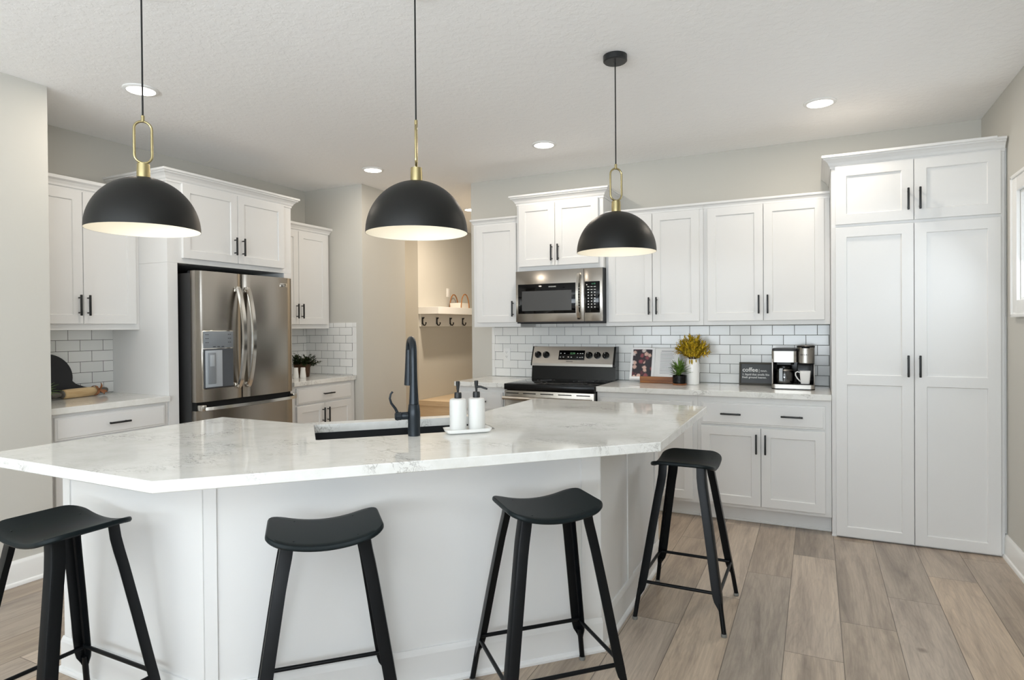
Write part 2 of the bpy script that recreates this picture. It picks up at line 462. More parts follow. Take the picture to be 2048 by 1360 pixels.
def wall_with_holes(name, axis, p0, p1, a0, a1, holes):
    """axis 'x': wall spans a0..a1 along x between y=p0..p1; holes are (c0, c1, z0, z1)"""
    bm = BM(); holes = sorted(holes); c = a0
    def bb(u0, u1, z0, z1):
        if u1 - u0 < 1e-4 or z1 - z0 < 1e-4: return
        if axis == 'x': box(bm, u0, u1, p0, p1, z0, z1)
        else: box(bm, p0, p1, u0, u1, z0, z1)
    for h0, h1, z0, z1 in holes:
        bb(c, h0, 0, CEIL - 0.0005); bb(h0, h1, 0, z0); bb(h0, h1, z1, CEIL - 0.0005); c = h1
    bb(c, a1, 0, CEIL - 0.0005)
    return struct(name, bm, M_WALL)
W1 = (3.42, 4.245, 1.495, 2.090)
wall_with_holes('wall_right', 'y', WR, WR + 0.12, -3.5, WB + 0.12, [(-2.85, -0.45, 0.45, 2.32), W1])
wall_with_holes('wall_front', 'x', -3.62, -3.5, -3.872, WR, [(-3.7, -1.5, 0.3, 2.36), (-1.2, 0.85, 0.10, 2.40)])
# visible window in the right wall, seen edge-on
def window(name, axis, face, out, c0, c1, z0, z1, casing=0.09, label=None):
    """face: wall plane; out: +1/-1 direction into the wall"""
    bm = BM(); s = out
    def bb(u0, u1, d0, d1, za, zb, bev=0.0):
        lo, hi = sorted((face + d0 * s, face + d1 * s))
        if axis == 'y': box(bm, lo, hi, u0, u1, za, zb, bev)
        else: box(bm, u0, u1, lo, hi, za, zb, bev)
    # casing on the room side
    bb(c0 - casing, c0, -0.018, -0.0005, z0 - casing, z1 + casing, 0.003); bb(c1, c1 + casing, -0.018, -0.0005, z0 - casing, z1 + casing, 0.003)
    bb(c0, c1, -0.018, -0.0005, z1, z1 + casing, 0.003); bb(c0, c1, -0.018, -0.0005, z0 - casing, z0, 0.003)
    e = casing
    for (ua, ub, za, zb) in ((c0 - e - 0.004, c0 - e + 0.014, z0 - e, z1 + e), (c1 + e - 0.014, c1 + e + 0.004, z0 - e, z1 + e),
                             (c0 - e, c1 + e, z1 + e - 0.014, z1 + e + 0.004), (c0 - e, c1 + e, z0 - e - 0.004, z0 - e + 0.014)):
        bb(ua, ub, -0.026, -0.0005, za, zb, 0.002)
    # jamb + sash
    j = 0.012
    bb(c0, c0 + j, 0.0, 0.115, z0, z1); bb(c1 - j, c1, 0.0, 0.115, z0, z1); bb(c0 + j, c1 - j, 0.0, 0.115, z0, z0 + j); bb(c0 + j, c1 - j, 0.0, 0.115, z1 - j, z1)
    f = 0.045
    bb(c0 + j, c0 + j + f, 0.03, 0.075, z0 + j, z1 - j, 0.004); bb(c1 - j - f, c1 - j, 0.03, 0.075, z0 + j, z1 - j, 0.004)
    bb(c0 + j + f, c1 - j - f, 0.03, 0.075, z0 + j, z0 + j + f, 0.004); bb(c0 + j + f, c1 - j - f, 0.03, 0.075, z1 - j - f, z1 - j, 0.004)
    o = struct(name, bm, M_TRIM, label)
    pb = BM(); lo, hi = sorted((face + 0.050 * s, face + 0.054 * s))
    if axis == 'y': box(pb, lo, hi, c0 + j + f - 0.003, c1 - j - f + 0.003, z0 + j + f - 0.003, z1 - j - f + 0.003)
    else: box(pb, c0 + j + f - 0.003, c1 - j - f + 0.003, lo, hi, z0 + j + f - 0.003, z1 - j - f + 0.003)
    obj('pane', pb, M_PANE, o, smooth=False)
    return o
window('window_1', 'y', WR, 1, *W1, label='white-cased window in the right wall beside the tall pantry')
window('window_2', 'x', -3.5, -1, -3.7, -1.5, 0.3, 2.36)
window('window_3', 'x', -3.5, -1, -1.2, 0.85, 0.10, 2.40)
window('window_4', 'y', WR, 1, -2.85, -0.45, 0.45, 2.32)

def baseboard(name, p0, p1, inward, h=0.135, label=None):
    """baseboard with shoe mould from p0 to p1 (xy), inward = unit normal into room"""
    p0 = Vector((*p0, 0)); p1 = Vector((*p1, 0)); n = Vector((*inward, 0))
    prof = [(0.0005, 0.0005), (0.026, 0.0005), (0.026, 0.010), (0.022, 0.018), (0.0145, 0.022), (0.0145, h - 0.02), (0.012, h - 0.012), (0.006, h), (0.0005, h)]
    st = [[p + n * d + Vector((0, 0, z)) for d, z in prof] for p in (p0, p1)]
    return struct(name, loft(BM(), st), M_TRIM, label)
baseboard('baseboard_left', (-3.872, -3.5), (-3.872, 1.988), (1, 0))
baseboard('baseboard_right', (WR, -3.5), (WR, 4.525), (-1, 0))
baseboard('baseboard_back', (-2.94, WB), (-2.736, WB), (0, -1))
baseboard('baseboard_left_rear', (-3.862, 4.66), (-3.862, 5.34), (1, 0))
baseboard('baseboard_mudroom', (-4.49, 7.9), (-4.49, 8.9), (1, 0))

# ------------------------------------------------------------------ cabinet builders (local frame: x along wall, front faces -y, z up)
def shaker(w, h, t=0.019, rail=0.058, rec=0.008, mids=(), bevel=0.0015, slope=0.004):
    """shaker door with its lower-left front corner at origin; panels recessed"""
    bm = BM()
    c = bevel
    V = lambda x, y, z: bm.verts.new((x, y, z))
    openings = []
    zs = [rail] + [v for m in mids for v in (m - rail / 2, m + rail / 2)] + [h - rail]
    for k in range(0, len(zs), 2): openings.append((zs[k], zs[k + 1]))
    def quad(a, b, d, e): bm.faces.new([V(*p) for p in (a, b, d, e)])
    x0, x1 = rail, w - rail
    # front faces
    quad((c, 0, c), (x0, 0, c), (x0, 0, h - c), (c, 0, h - c))
    quad((x1, 0, c), (w - c, 0, c), (w - c, 0, h - c), (x1, 0, h - c))
    zz = [c] + zs + [h - c]
    for k in range(0, len(zz), 2):
        quad((x0, 0, zz[k]), (x1, 0, zz[k]), (x1, 0, zz[k + 1]), (x0, 0, zz[k + 1]))
    for a, b in openings:
        s = slope
        o = [(x0, 0, a), (x1, 0, a), (x1, 0, b), (x0, 0, b)]
        i = [(x0 + s, rec, a + s), (x1 - s, rec, a + s), (x1 - s, rec, b - s), (x0 + s, rec, b - s)]
        for k in range(4):
            l = (k + 1) % 4
            quad(o[k], o[l], i[l], i[k])
        quad(*i)
    # chamfer, sides, back
    f = [(c, 0, c), (w - c, 0, c), (w - c, 0, h - c), (c, 0, h - c)]
    g = [(0, c, 0), (w, c, 0), (w, c, h), (0, c, h)]
    b_ = [(0, t, 0), (w, t, 0), (w, t, h), (0, t, h)]
    for k in range(4):
        l = (k + 1) % 4
        quad(g[k], g[l], f[l], f[k]); quad(b_[k], b_[l], g[l], g[k])
    quad(*reversed(b_))
    bmesh.ops.remove_doubles(bm, verts=bm.verts, dist=1e-5)
    bmesh.ops.recalc_face_normals(bm, faces=bm.faces)
    return bm
def slab(w, h, t=0.019):
    """drawer front with a stepped edge"""
    bm = BM(); e = 0.010
    prof = [(0.0, t), (0.0, 0.006), (0.0025, 0.004), (e, 0.004), (e + 0.004, 0.0)]
    st = []
    for d, y in prof: st.append([(d, y, d), (w - d, y, d), (w - d, y, h - d), (d, y, h - d)])
    return loft(bm, st)
def handle(parent, x, z, L=0.134, horiz=False):
    """black bar pull centred at x, z on the door front (y = 0)"""
    bm = BM(); r = 0.006; d = 0.030; p = 0.048
    if horiz:
        box(bm, x - L / 2, x + L / 2, -d - r, -d + r, z - r, z + r, 0.003)
        for s in (-1, 1): lathe(bm, [(0.0045, -d), (0.0045, -0.0008)], (x + s * p, 0, z), 10, 'Y')
    else:
        box(bm, x - r, x + r, -d - r, -d + r, z - L / 2, z + L / 2, 0.003)
        for s in (-1, 1): lathe(bm, [(0.0045, -d), (0.0045, -0.0008)], (x, 0, z + s * p), 10, 'Y')
    return obj('handle', bm, M_BLACK, parent)
def door(parent, x0, x1, z0, z1, hx=None, hz=None, **kw):
    """door proud of the face frame (local front y=0 is the face frame)"""
    o = obj('door', shaker(x1 - x0, z1 - z0, **kw), M_CAB, parent, smooth=False, loc=(x0, -0.0195, z0))
    if hx is not None: handle(o, hx - x0, hz - z0)
    return o
def drawer(parent, x0, x1, z0, z1, hxs=()):
    o = obj('drawer', slab(x1 - x0, z1 - z0), M_CAB, parent, smooth=False, loc=(x0, -0.0195, z0))
    for hx in hxs: handle(o, hx - x0, (z1 - z0) / 2, horiz=True)
    return o
CROWN = [(0.0, 0.0), (0.006, 0.0), (0.006, 0.014), (0.012, 0.020), (0.018, 0.034), (0.030, 0.048), (0.044, 0.056), (0.044, 0.062), (0.054, 0.066), (0.054, 0.080), (0.0, 0.080)]
SMALLC = [(0.0, 0.0), (0.005, 0.0), (0.007, 0.010), (0.014, 0.022), (0.024, 0.030), (0.024, 0.044), (0.0, 0.044)]
def crown(parent, path, z, prof, closed=False):
    """sweep prof along an xy path; path runs so that outside is on its right-hand side"""
    P = [Vector((*p, 0)) for p in path]; st = []
    n = len(P)
    for i in range(n):
        d0 = (P[i] - P[i - 1]).normalized() if i > 0 else None
        d1 = (P[i + 1] - P[i]).normalized() if i < n - 1 else None
        n0 = Vector((d0.y, -d0.x, 0)) if d0 else None
        n1 = Vector((d1.y, -d1.x, 0)) if d1 else None
        if n0 is None: m = n1
        elif n1 is None: m = n0
        else:
            m = (n0 + n1).normalized(); m = m / max(0.2, m.dot(n0))
        st.append([P[i] + m * d + Vector((0, 0, z + h)) for d, h in prof])
    return obj('crown_moulding', loft(BM(), st), M_CAB, parent, smooth=False)

# ---- wall cabinets on the range wall
YU = 4.81; DU = WB - YU - 0.001
def wall_cab(label, x0, x1, z0, z1, doors, cr, path, yf=YU, group=None, ends=None):
    t = thing('wall_cabinet', label, 'cabinet', (x0, yf, z0), 0)
    w_ = x1 - x0; d = WB - yf - 0.001
    obj('cabinet_body', box(BM(), 0, w_, 0, d, 0, z1 - z0, 0.0012), M_CAB, t, smooth=False)
    for (a, b, c0, c1, hx, hz) in doors: door(t, a - x0, b - x0, c0 - z0, c1 - z0, hx - x0, hz - z0)
    crown(t, [(p[0] - x0, p[1] - yf) for p in path], z1 - z0 - 0.02, cr)
    return t
wall_cab('narrow white wall cabinet with one door left of the microwave', -2.7325, -2.2755, 1.372, 2.300,
         [(-2.695, -2.305, 1.412, 2.262, -2.335, 1.527)], SMALLC, [(-2.734, WB - 0.002), (-2.7345, YU), (-2.2755, YU)])
wall_cab('raised white two-door wall cabinet above the microwave', -2.2745, -1.5145, 1.840, 2.415,
         [(-2.252, -1.925, 1.876, 2.395, -1.948, 1.980), (-1.921, -1.553, 1.876, 2.395, -1.890, 1.980)], CROWN,
         [(-2.2755, WB - 0.002), (-2.2755, YU - 0.06), (-1.5135, YU - 0.06), (-1.5135, WB - 0.002)], yf=YU - 0.06)
wall_cab('white two-door wall cabinet between microwave and the middle of the counter', -1.5135, -0.7565, 1.372, 2.264,
         [(-1.490, -1.139, 1.404, 2.240, -1.160, 1.525), (-1.135, -0.785, 1.404, 2.240, -1.102, 1.525)], SMALLC,
         [(-1.5135, YU), (-0.7565, YU)])
wall_cab('white two-door wall cabinet above the coffee maker beside the pantry', -0.7555, 0.0885, 1.372, 2.264,
         [(-0.724, -0.340, 1.404, 2.240, -0.368, 1.520), (-0.336, 0.054, 1.404, 2.240, -0.309, 1.520)], SMALLC,
         [(-0.7555, YU), (0.0885, YU)])

# ---- pantry
YP = 4.510
t = thing('pantry_cabinet', 'tall white four-door pantry cabinet at the right end of the wall', 'cabinet', (0.0905, YP, 0), 0)
X0 = 0.0905
bm = BM(); box(bm, 0, 0.8985, 0, WB - YP - 0.001, 0.002, 2.392, 0.0015)
obj('cabinet_body', bm, M_CAB, t, smooth=False)
obj('filler_strip', box(BM(), 0.8995, 0.9085, 0.012, 0.05, 0.136, 2.392), M_CAB, t, smooth=False)
obj('base_block', box(BM(), -0.002, 0.026, -0.006, -0.0005, 0.0, 0.012, 0.001), M_CAB, t, smooth=False)
door(t, 0.114 - X0, 0.5385 - X0, 0.012, 1.988, 0.507 - X0, 1.110, rail=0.062, mids=(1.005,))
door(t, 0.5425 - X0, 0.968 - X0, 0.012, 1.988, 0.568 - X0, 1.110, rail=0.062, mids=(1.005,))
door(t, 0.114 - X0, 0.5385 - X0, 2.008, 2.378, 0.509 - X0, 2.133, rail=0.062)
door(t, 0.5425 - X0, 0.968 - X0, 2.008, 2.378, 0.570 - X0, 2.133, rail=0.062)
crown(t, [(-0.0005, WB - YP - 0.002), (-0.0005, 0), (0.854, 0)], 2.372, CROWN)
crown(t, [(0.8545, 0.022), (0.8545, 0.0), (0.9, 0.0)], 2.370, [(d * 0.85, h * 0.96) for d, h in CROWN])

# ---- base cabinets on the range wall
YB = 4.522
def base_cab(label, x0, x1, yf, depth, rz=0.0, loc=None, toe=0.075, top=0.8765, group=None):
    t = thing('base_cabinet', label, 'cabinet', loc or (x0, yf, 0), rz)
    w_ = x1 - x0
    obj('cabinet_body', box(BM(), 0, w_, 0, depth, 0.112, top, 0.0012), M_CAB, t, smooth=False)
    bm = BM(); box(bm, 0, w_, toe, toe + 0.016, 0.0005, 0.1115); box(bm, 0, w_, toe - 0.012, toe, 0.0005, 0.018, 0.004)
    obj('toe_kick', bm, M_CAB, t, smooth=False)
    return t
DB = WB - YB - 0.001
t = base_cab('white base cabinet with one wide drawer and two doors under the coffee maker', -0.7555, 0.0885, YB, DB)
X0 = -0.7555
drawer(t, -0.730 - X0, 0.052 - X0, 0.682, 0.836, (-0.530 - X0, -0.146 - X0))
door(t, -0.730 - X0, -0.340 - X0, 0.136, 0.668, -0.366 - X0, 0.563)
door(t, -0.336 - X0, 0.052 - X0, 0.136, 0.668, -0.309 - X0, 0.563)
t = base_cab('white base cabinet right of the range, mostly hidden behind the island', -1.4985, -0.7565, YB, DB)
X0 = -1.4985
drawer(t, -1.474 - X0, -0.790 - X0, 0.682, 0.836, (-1.132 - X0,))
door(t, -1.474 - X0, -1.134 - X0, 0.136, 0.668, -1.162 - X0, 0.563)
door(t, -1.130 - X0, -0.790 - X0, 0.136, 0.668, -1.104 - X0, 0.563)
t = base_cab('narrow white base cabinet left of the range', -2.7345, -2.2705, YB, DB)
X0 = -2.7345
drawer(t, -2.712 - X0, -2.300 - X0, 0.682, 0.836, (-2.506 - X0,))
door(t, -2.712 - X0, -2.300 - X0, 0.136, 0.668, -2.330 - X0, 0.563)

def countertop(name, label, bm):
    o = obj(name, bm, M_Q, smooth=False)
    return tag(o, label, 'countertop')
countertop('countertop', 'white quartz countertop under the cookbook and coffee maker', box(BM(), -1.4975, 0.0885, 4.487, WB - 0.009, 0.877, 0.915, 0.002))
countertop('countertop', 'short white quartz countertop left of the range', box(BM(), -2.7505, -2.2695, 4.487, WB - 0.009, 0.877, 0.915, 0.002))

# ---- tile backsplashes
def backsplash(label, bm, m):
    return tag(obj('tile_backsplash', bm, m, smooth=False), label, 'backsplash')
o = backsplash('long white subway tile backsplash behind the range and coffee maker', box(BM(), -2.693, 0.0885, WB - 0.008, WB - 0.0005, 0.9165, 1.371), M_TILE_B)
bmx = BM(); box(bmx, -2.2745, -1.5145, WB - 0.008, WB - 0.0005, 1.3715, 1.3995)
obj('upper_tile_course', bmx, M_TILE_B, o, smooth=False)
bm = BM()
for k in range(3): box(bm, -2.7225, -2.6945, WB - 0.008, WB - 0.0005, 0.9165 + k * 0.1515 + 0.001, 0.9165 + (k + 1) * 0.1515 - 0.001, 0.0015)
obj('edge_trim', bm, M_TILE, o, smooth=False)
backsplash('white subway tile backsplash behind the black round board', box(BM(), WL + 0.0005, WL + 0.008, 1.99, 2.7545, 0.9215, 1.371), M_TILE_L)
backsplash('white subway tile strip behind the basket plant, right of the refrigerator', box(BM(), WL + 0.0005, WL + 0.008, 3.868, 4.651, 0.9215, 1.371), M_TILE_L)
o = backsplash('white subway tile patch on the side wall by the basket plant', box(BM(), WL + 0.0085, -3.988, 4.652, 4.6595, 0.9215, 1.425), M_TILE_S)
bm = BM()
for z0_, z1_ in ((0.922, 1.076), (1.078, 1.229), (1.231, 1.382), (1.384, 1.425)): box(bm, -3.9865, -3.940, 4.652, 4.6595, z0_, z1_, 0.0015)
obj('edge_trim', bm, M_TILE, o, smooth=False)

# ---- fridge wall (local x = world y, local front faces +x world)
RZ = PI / 2
def lw(y, x=None): return y   # readability only
XU = -4.262
def wall_cab_l(label, y0, y1, z0, z1, doors, prof, path, xf=XU, depth=None):
    t = thing('wall_cabinet', label, 'cabinet', (xf, y0, z0), RZ)
    d = (xf - WL - 0.001) if depth is None else depth
    obj('cabinet_body', box(BM(), 0, y1 - y0, 0, d, 0, z1 - z0, 0.0012), M_CAB, t, smooth=False)
    for (a, b, c0, c1, hx, hz) in doors: door(t, a - y0, b - y0, c0 - z0, c1 - z0, hx - y0, hz - z0)
    crown(t, path, z1 - z0 - 0.02, prof)
    return t
wall_cab_l('white two-door wall cabinet left of the refrigerator', 1.990, 2.7535, 1.372, 2.300,
           [(2.012, 2.373, 1.412, 2.262, 2.345, 1.531), (2.377, 2.722, 1.412, 2.262, 2.399, 1.531)],
           [(d * 1.5, h * 1.35) for d, h in SMALLC], [(0, 0), (0.7635, 0)])
wall_cab_l('white two-door wall cabinet right of the refrigerator', 3.868, 4.640, 1.372, 2.300,
           [(3.895, 4.231, 1.412, 2.262, 4.200, 1.531), (4.235, 4.600, 1.412, 2.262, 4.262, 1.531)],
           [(d * 1.5, h * 1.35) for d, h in SMALLC], [(0, 0), (0.772, 0), (0.772, 0.25)])
# refrigerator surround: overhead cabinet with full-height end panels
XF = -3.960
t = thing('refrigerator_cabinet', 'white overhead cabinet and side panels framing the steel refrigerator', 'cabinet', (XF, 2.7555, 0), RZ)
Y0 = 2.7555; DEP = XF - WL - 0.001
bm = BM(); box(bm, 0, 3.866 - Y0, 0, DEP, 1.832, 2.400, 0.0012); obj('cabinet_body', bm, M_CAB, t, smooth=False)
obj('side_panel', box(BM(), 0, 0.0755, 0, DEP, 0.002, 1.8315, 0.001), M_CAB, t, smooth=False)
obj('side_panel', box(BM(), 1.0305, 1.1105, 0, DEP, 0.002, 1.8315, 0.001), M_CAB, t, smooth=False)
obj('back_panel', box(BM(), 0.076, 1.030, DEP - 0.012, DEP, 0.002, 1.8315), M_DARK, t, smooth=False)  # black colour puts the shade of the refrigerator recess into the panel
door(t, 2.862 - Y0, 3.317 - Y0, 1.868, 2.385, 3.286 - Y0, 1.994)
door(t, 3.321 - Y0, 3.775 - Y0, 1.868, 2.385, 3.358 - Y0, 1.994)
crown(t, [(-0.0005, DEP - 0.001), (-0.0005, 0), (1.111, 0), (1.111, DEP - 0.001)], 2.383, CROWN)
# base cabinets left and right of the refrigerator
XB = -3.968; DL = XB - WL - 0.001
t = base_cab('white base cabinet with wide drawer left of the refrigerator', 1.990, 2.7535, XB, DL, RZ, (XB, 1.990, 0), top=0.8815)
drawer(t, 2.046 - 1.99, 2.724 - 1.99, 0.726, 0.862, (2.405 - 1.99,))
door(t, 2.046 - 1.99, 2.383 - 1.99, 0.136, 0.710, 2.355 - 1.99, 0.60)
door(t, 2.387 - 1.99, 2.724 - 1.99, 0.136, 0.710, 2.415 - 1.99, 0.60)
t = base_cab('white base cabinet with drawer right of the refrigerator', 3.8675, 4.6515, XB, DL, RZ, (XB, 3.8675, 0), top=0.8815)
Y0 = 3.8675
drawer(t, 3.905 - Y0, 4.592 - Y0, 0.722, 0.862, (4.27 - Y0,))
door(t, 3.905 - Y0, 4.232 - Y0, 0.136, 0.706, 4.205 - Y0, 0.603)
door(t, 4.236 - Y0, 4.592 - Y0, 0.136, 0.706, 4.265 - Y0, 0.603)
countertop('countertop', 'white quartz countertop under the rolling pin', box(BM(), WL + 0.009, -3.940, 1.990, 2.7545, 0.882, 0.920, 0.002))
countertop('countertop', 'white quartz countertop under the basket plant and shakers', box(BM(), WL + 0.009, -3.940, 3.8675, 4.6505, 0.882, 0.920, 0.002))

# ------------------------------------------------------------------ refrigerator
t = thing('refrigerator', 'stainless steel french-door refrigerator with water dispenser', 'refrigerator', (-3.835, 2.885, 0), RZ)
FW = 0.876; SP = 0.386   # width and where the two doors meet
obj('body', box(BM(), 0.004, FW - 0.004, 0.075, 0.715, 0.02, 1.766, 0.004), M_FSIDE, t)
bm = BM()
for x in (0.05, FW - 0.05):
    for y in (0.12, 0.66): lathe(bm, [(0.018, 0.0), (0.018, 0.019)], (x, y, 0), 12)
obj('foot', bm, M_DG, t)
for x in (0.03, FW - 0.11): obj('hinge_cover', box(BM(), x, x + 0.08, 0.075, 0.14, 1.7665, 1.785, 0.004), M_DG, t)
def fdoor(x0, x1, z0, z1, bow=0.010):
    """steel door, front softly bowed, rounded vertical edges"""
    st = []; n = 14
    for k in range(n + 1):
        s = k / n; x = x0 + (x1 - x0) * s
        e = min(s, 1 - s) * (x1 - x0)
        y = bow * (2 * s - 1) ** 2
        if e < 0.012: y += 0.012 - math.sqrt(max(0, 0.012 ** 2 - (0.012 - e) ** 2))
        st.append([(x, y, z0), (x, 0.0705, z0), (x, 0.0705, z1), (x, y, z1)])
    return loft(BM(), st)
def fridge_handle(par, x, z0, z1, lean):
    bm = BM(); pts = []; n = 22
    for k in range(n + 1):
        s = k / n; z = z0 + (z1 - z0) * s
        b = math.sin(PI * s) ** 0.75
        pts.append((x + lean * b, -0.012 - 0.062 * b, z))
    st = []
    for k, p in enumerate(pts):
        wdt, th = 0.019, 0.008
        st.append([(p[0] - wdt, p[1] + th, p[2]), (p[0] - wdt * 0.7, p[1] - th, p[2]), (p[0] + wdt * 0.7, p[1] - th, p[2]), (p[0] + wdt, p[1] + th, p[2])])
    loft(bm, st)
    for z in (z0 + 0.01, z1 - 0.01): box(bm, x - 0.014, x + 0.014, -0.014, 0.004, z - 0.02, z + 0.02, 0.003)
    return obj('handle', bm, M_CHROME, par)
dl = obj('door', fdoor(0.0, SP - 0.004, 0.862, 1.780), M_SS, t)
dr = obj('door', fdoor(SP + 0.004, FW, 0.862, 1.780), M_SS, t)
fridge_handle(dl, SP - 0.052, 0.945, 1.675, 0.0)
fridge_handle(dr, SP + 0.034, 0.945, 1.675, 0.0)
obj('gap_shade_strip', box(BM(), SP - 0.012, SP + 0.012, 0.030, 0.0742, 0.866, 1.764), M_DARK, t, smooth=False)  # dark strip added as the shade in the gap between the doors
# dispenser on the left door
DX0, DX1 = 0.040, 0.286
bm = BM()
box(bm, DX0 - 0.004, DX1 + 0.004, -0.0045, 0.010, 0.948, 1.362, 0.002)
disp = obj('water_dispenser', bm, M_CHROME, dl)
pan = obj('control_panel', box(BM(), DX0, DX1, -0.0085, -0.005, 1.238, 1.356, 0.001), M_GP, t); pan.parent = t
cav = BM()
box(cav, DX0, DX1, -0.0065, -0.005, 0.955, 1.232)
obj('dispenser_recess', cav, mat('dispenser_recess_grey', (78, 82, 87), 0.45), t)
bm = BM(); box(bm, DX0 + 0.012, DX0 + 0.150, -0.012, -0.007, 0.962, 1.222, 0.003)
obj('dispenser_chute', bm, M_GP2, t)
bm = BM(); box(bm, DX0 + 0.030, DX0 + 0.092, -0.019, -0.0125, 0.985, 1.205, 0.005)
obj('dispenser_paddle', bm, M_GP, t)
obj('paddle_window', box(BM(), DX0 + 0.042, DX0 + 0.078, -0.0205, -0.0192, 1.11, 1.19, 0.0005), M_GP2, t)
obj('dispenser_tray', box(BM(), DX0 + 0.004, DX1 - 0.004, -0.020, -0.007, 0.951, 0.961, 0.002), M_DG, t)
bm = BM()
for r in range(3):
    for c_ in (0.015, 0.03, 0.20, 0.215): box(bm, DX0 + c_, DX0 + c_ + 0.010, -0.0092, -0.0086, 1.275 + r * 0.028, 1.279 + r * 0.028)
obj('panel_icons', bm, M_INK, t)
bm = BM()
for c_ in (0.075, 0.110, 0.145): box(bm, DX0 + c_, DX0 + c_ + 0.022, -0.0092, -0.0086, 1.244, 1.249)
obj('panel_marks', bm, M_DG, t)
obj('freezer_drawer', fdoor(0.0, FW, 0.10, 0.802), M_SS, t)
obj('drawer_gap_shade', box(BM(), 0.01, FW - 0.01, 0.030, 0.074, 0.803, 0.861), M_DARK, t, smooth=False)  # black block, its colour stands in for the shadow below the doors
bm = BM(); st = []
for k in range(21):
    s = k / 20; x = 0.03 + (FW - 0.06) * s; b = -0.030 - 0.028 * math.sin(PI * s) ** 0.6
    st.append([(x, b - 0.008, 0.806), (x, b + 0.012, 0.800), (x, b + 0.012, 0.826), (x, b - 0.005, 0.828)])
loft(bm, st)
obj('drawer_handle', bm, M_CHROME, t)
for x in (0.004, FW - 0.040): obj('handle_bracket', box(BM(), x, x + 0.036, -0.036, 0.03, 0.8035, 0.845, 0.006), M_CHROME, t)
bd = obj('badge', box(BM(), FW - 0.135, FW - 0.065, -0.003, 0.004, 1.705, 1.735, 0.001), M_CHROME, t)
text('badge_lettering', 'FRIGIDAIRE', 0.0115, M_INK, bd, (FW - 0.1325, -0.0032, 1.720), sx=0.95)
text('badge_lettering', 'GALLERY', 0.0095, M_INK, bd, (FW - 0.122, -0.0032, 1.708), sx=0.95)
obj('base_grille', box(BM(), 0.02, FW - 0.02, 0.05, 0.074, 0.02, 0.095), M_DG, t)

# ------------------------------------------------------------------ microwave
MX0, MX1 = -2.2745, -1.5145
t = thing('microwave', 'stainless over-the-range microwave hung under the raised cabinet', 'microwave', (MX0, 4.715, 1.400), 0)
MW = MX1 - MX0 - 0.001
obj('body', box(BM(), 0.0005, MW, 0.022, 0.395, 0.0, 0.4385, 0.003), M_DG, t)
SPX = 0.606
bm = BM(); box(bm, 0.0, SPX - 0.001, 0, 0.0215, 0.012, 0.436, 0.003); obj('door', bm, M_SS, t)
bm = BM(); box(bm, SPX + 0.001, MW, 0, 0.0215, 0.012, 0.436, 0.003); obj('control_fascia', bm, M_SS, t)
obj('door_glass', box(BM(), 0.022, 0.535, -0.002, 0.0, 0.080, 0.326, 0.0005), M_BG, t)
obj('window', box(BM(), 0.058, 0.500, -0.0026, -0.0021, 0.104, 0.268), mat('microwave_window', (74, 74, 74), 0.18), t)
text('door_lettering', 'FRIGIDAIRE', 0.013, M_WPRINT, t, (0.300, -0.0023, 0.296))
kp = obj('keypad', box(BM(), SPX + 0.008, MW - 0.020, -0.002, 0.0, 0.080, 0.330, 0.0005), M_BG, t)
bm = BM()
for r in range(8):
    for c_ in range(3):
        x = SPX + 0.033 + c_ * 0.027; z = 0.286 - r * 0.0235
        if r >= 2: box(bm, x, x + 0.009, -0.0026, -0.0021, z, z + 0.007)
        else: box(bm, x - 0.004, x + 0.013, -0.0026, -0.0021, z, z + 0.004)
obj('keypad_marks', bm, M_WPRINT, kp)
text('clock_digits', '6:10', 0.018, mat('clock_green', (70, 130, 96), 0.5, emit=(0.15, 0.6, 0.35), estr=0.25), kp, (SPX + 0.066, -0.0024, 0.305))
bm = BM(); st = []
for k in range(23):
    s = k / 22; z = 0.028 + 0.372 * s; b = math.sin(PI * s) ** 0.6
    x, y = 0.568, -0.010 - 0.045 * b
    st.append([(x - 0.016, y + 0.009, z), (x - 0.011, y - 0.007, z), (x + 0.011, y - 0.007, z), (x + 0.016, y + 0.009, z)])
loft(bm, st)
for z in (0.040, 0.388): box(bm, 0.556, 0.580, -0.012, 0.001, z - 0.014, z + 0.014, 0.002)
obj('handle', bm, M_CHROME, t)
bm = BM(); box(bm, 0.03, MW - 0.03, 0.03, 0.37, -0.004, -0.0005, 0.001); obj('vent_underside', bm, M_BE, t)

# ------------------------------------------------------------------ range
RX0 = -2.2655; RW = 0.7635
t = thing('range', 'freestanding electric range with black glass cooktop and steel backguard', 'stove', (RX0, 4.462, 0), 0)
obj('body', box(BM(), 0.002, RW - 0.002, 0.045, 0.655, 0.03, 0.866, 0.003), M_BE, t)
bm = BM()
for x in (0.05, RW - 0.05):
    for y in (0.10, 0.60): lathe(bm, [(0.018, 0.0), (0.018, 0.0295)], (x, y, 0), 12)
obj('foot', bm, M_DG, t)
bm = BM(); box(bm, 0.0, RW, -0.002, 0.60, 0.867, 0.916, 0.006); obj('cooktop_frame', bm, M_BE, t)
obj('cooktop_glass', box(BM(), 0.018, RW - 0.018, 0.022, 0.515, 0.9162, 0.9182, 0.0008), M_BG, t)
bm = BM()
for cx, cy_, r in ((0.20, 0.15, 0.105), (0.56, 0.16, 0.085), (0.20, 0.40, 0.075), (0.56, 0.39, 0.105)):
    for rr in (r, r * 0.62):
        lathe(bm, [(rr - 0.0012, 0.9183), (rr + 0.0012, 0.9183), (rr + 0.0012, 0.9186), (rr - 0.0012, 0.9186)], (cx, cy_, 0), 48, close=True)
obj('burner_rings', bm, mat('burner_print_grey', (70, 70, 72), 0.4), t)
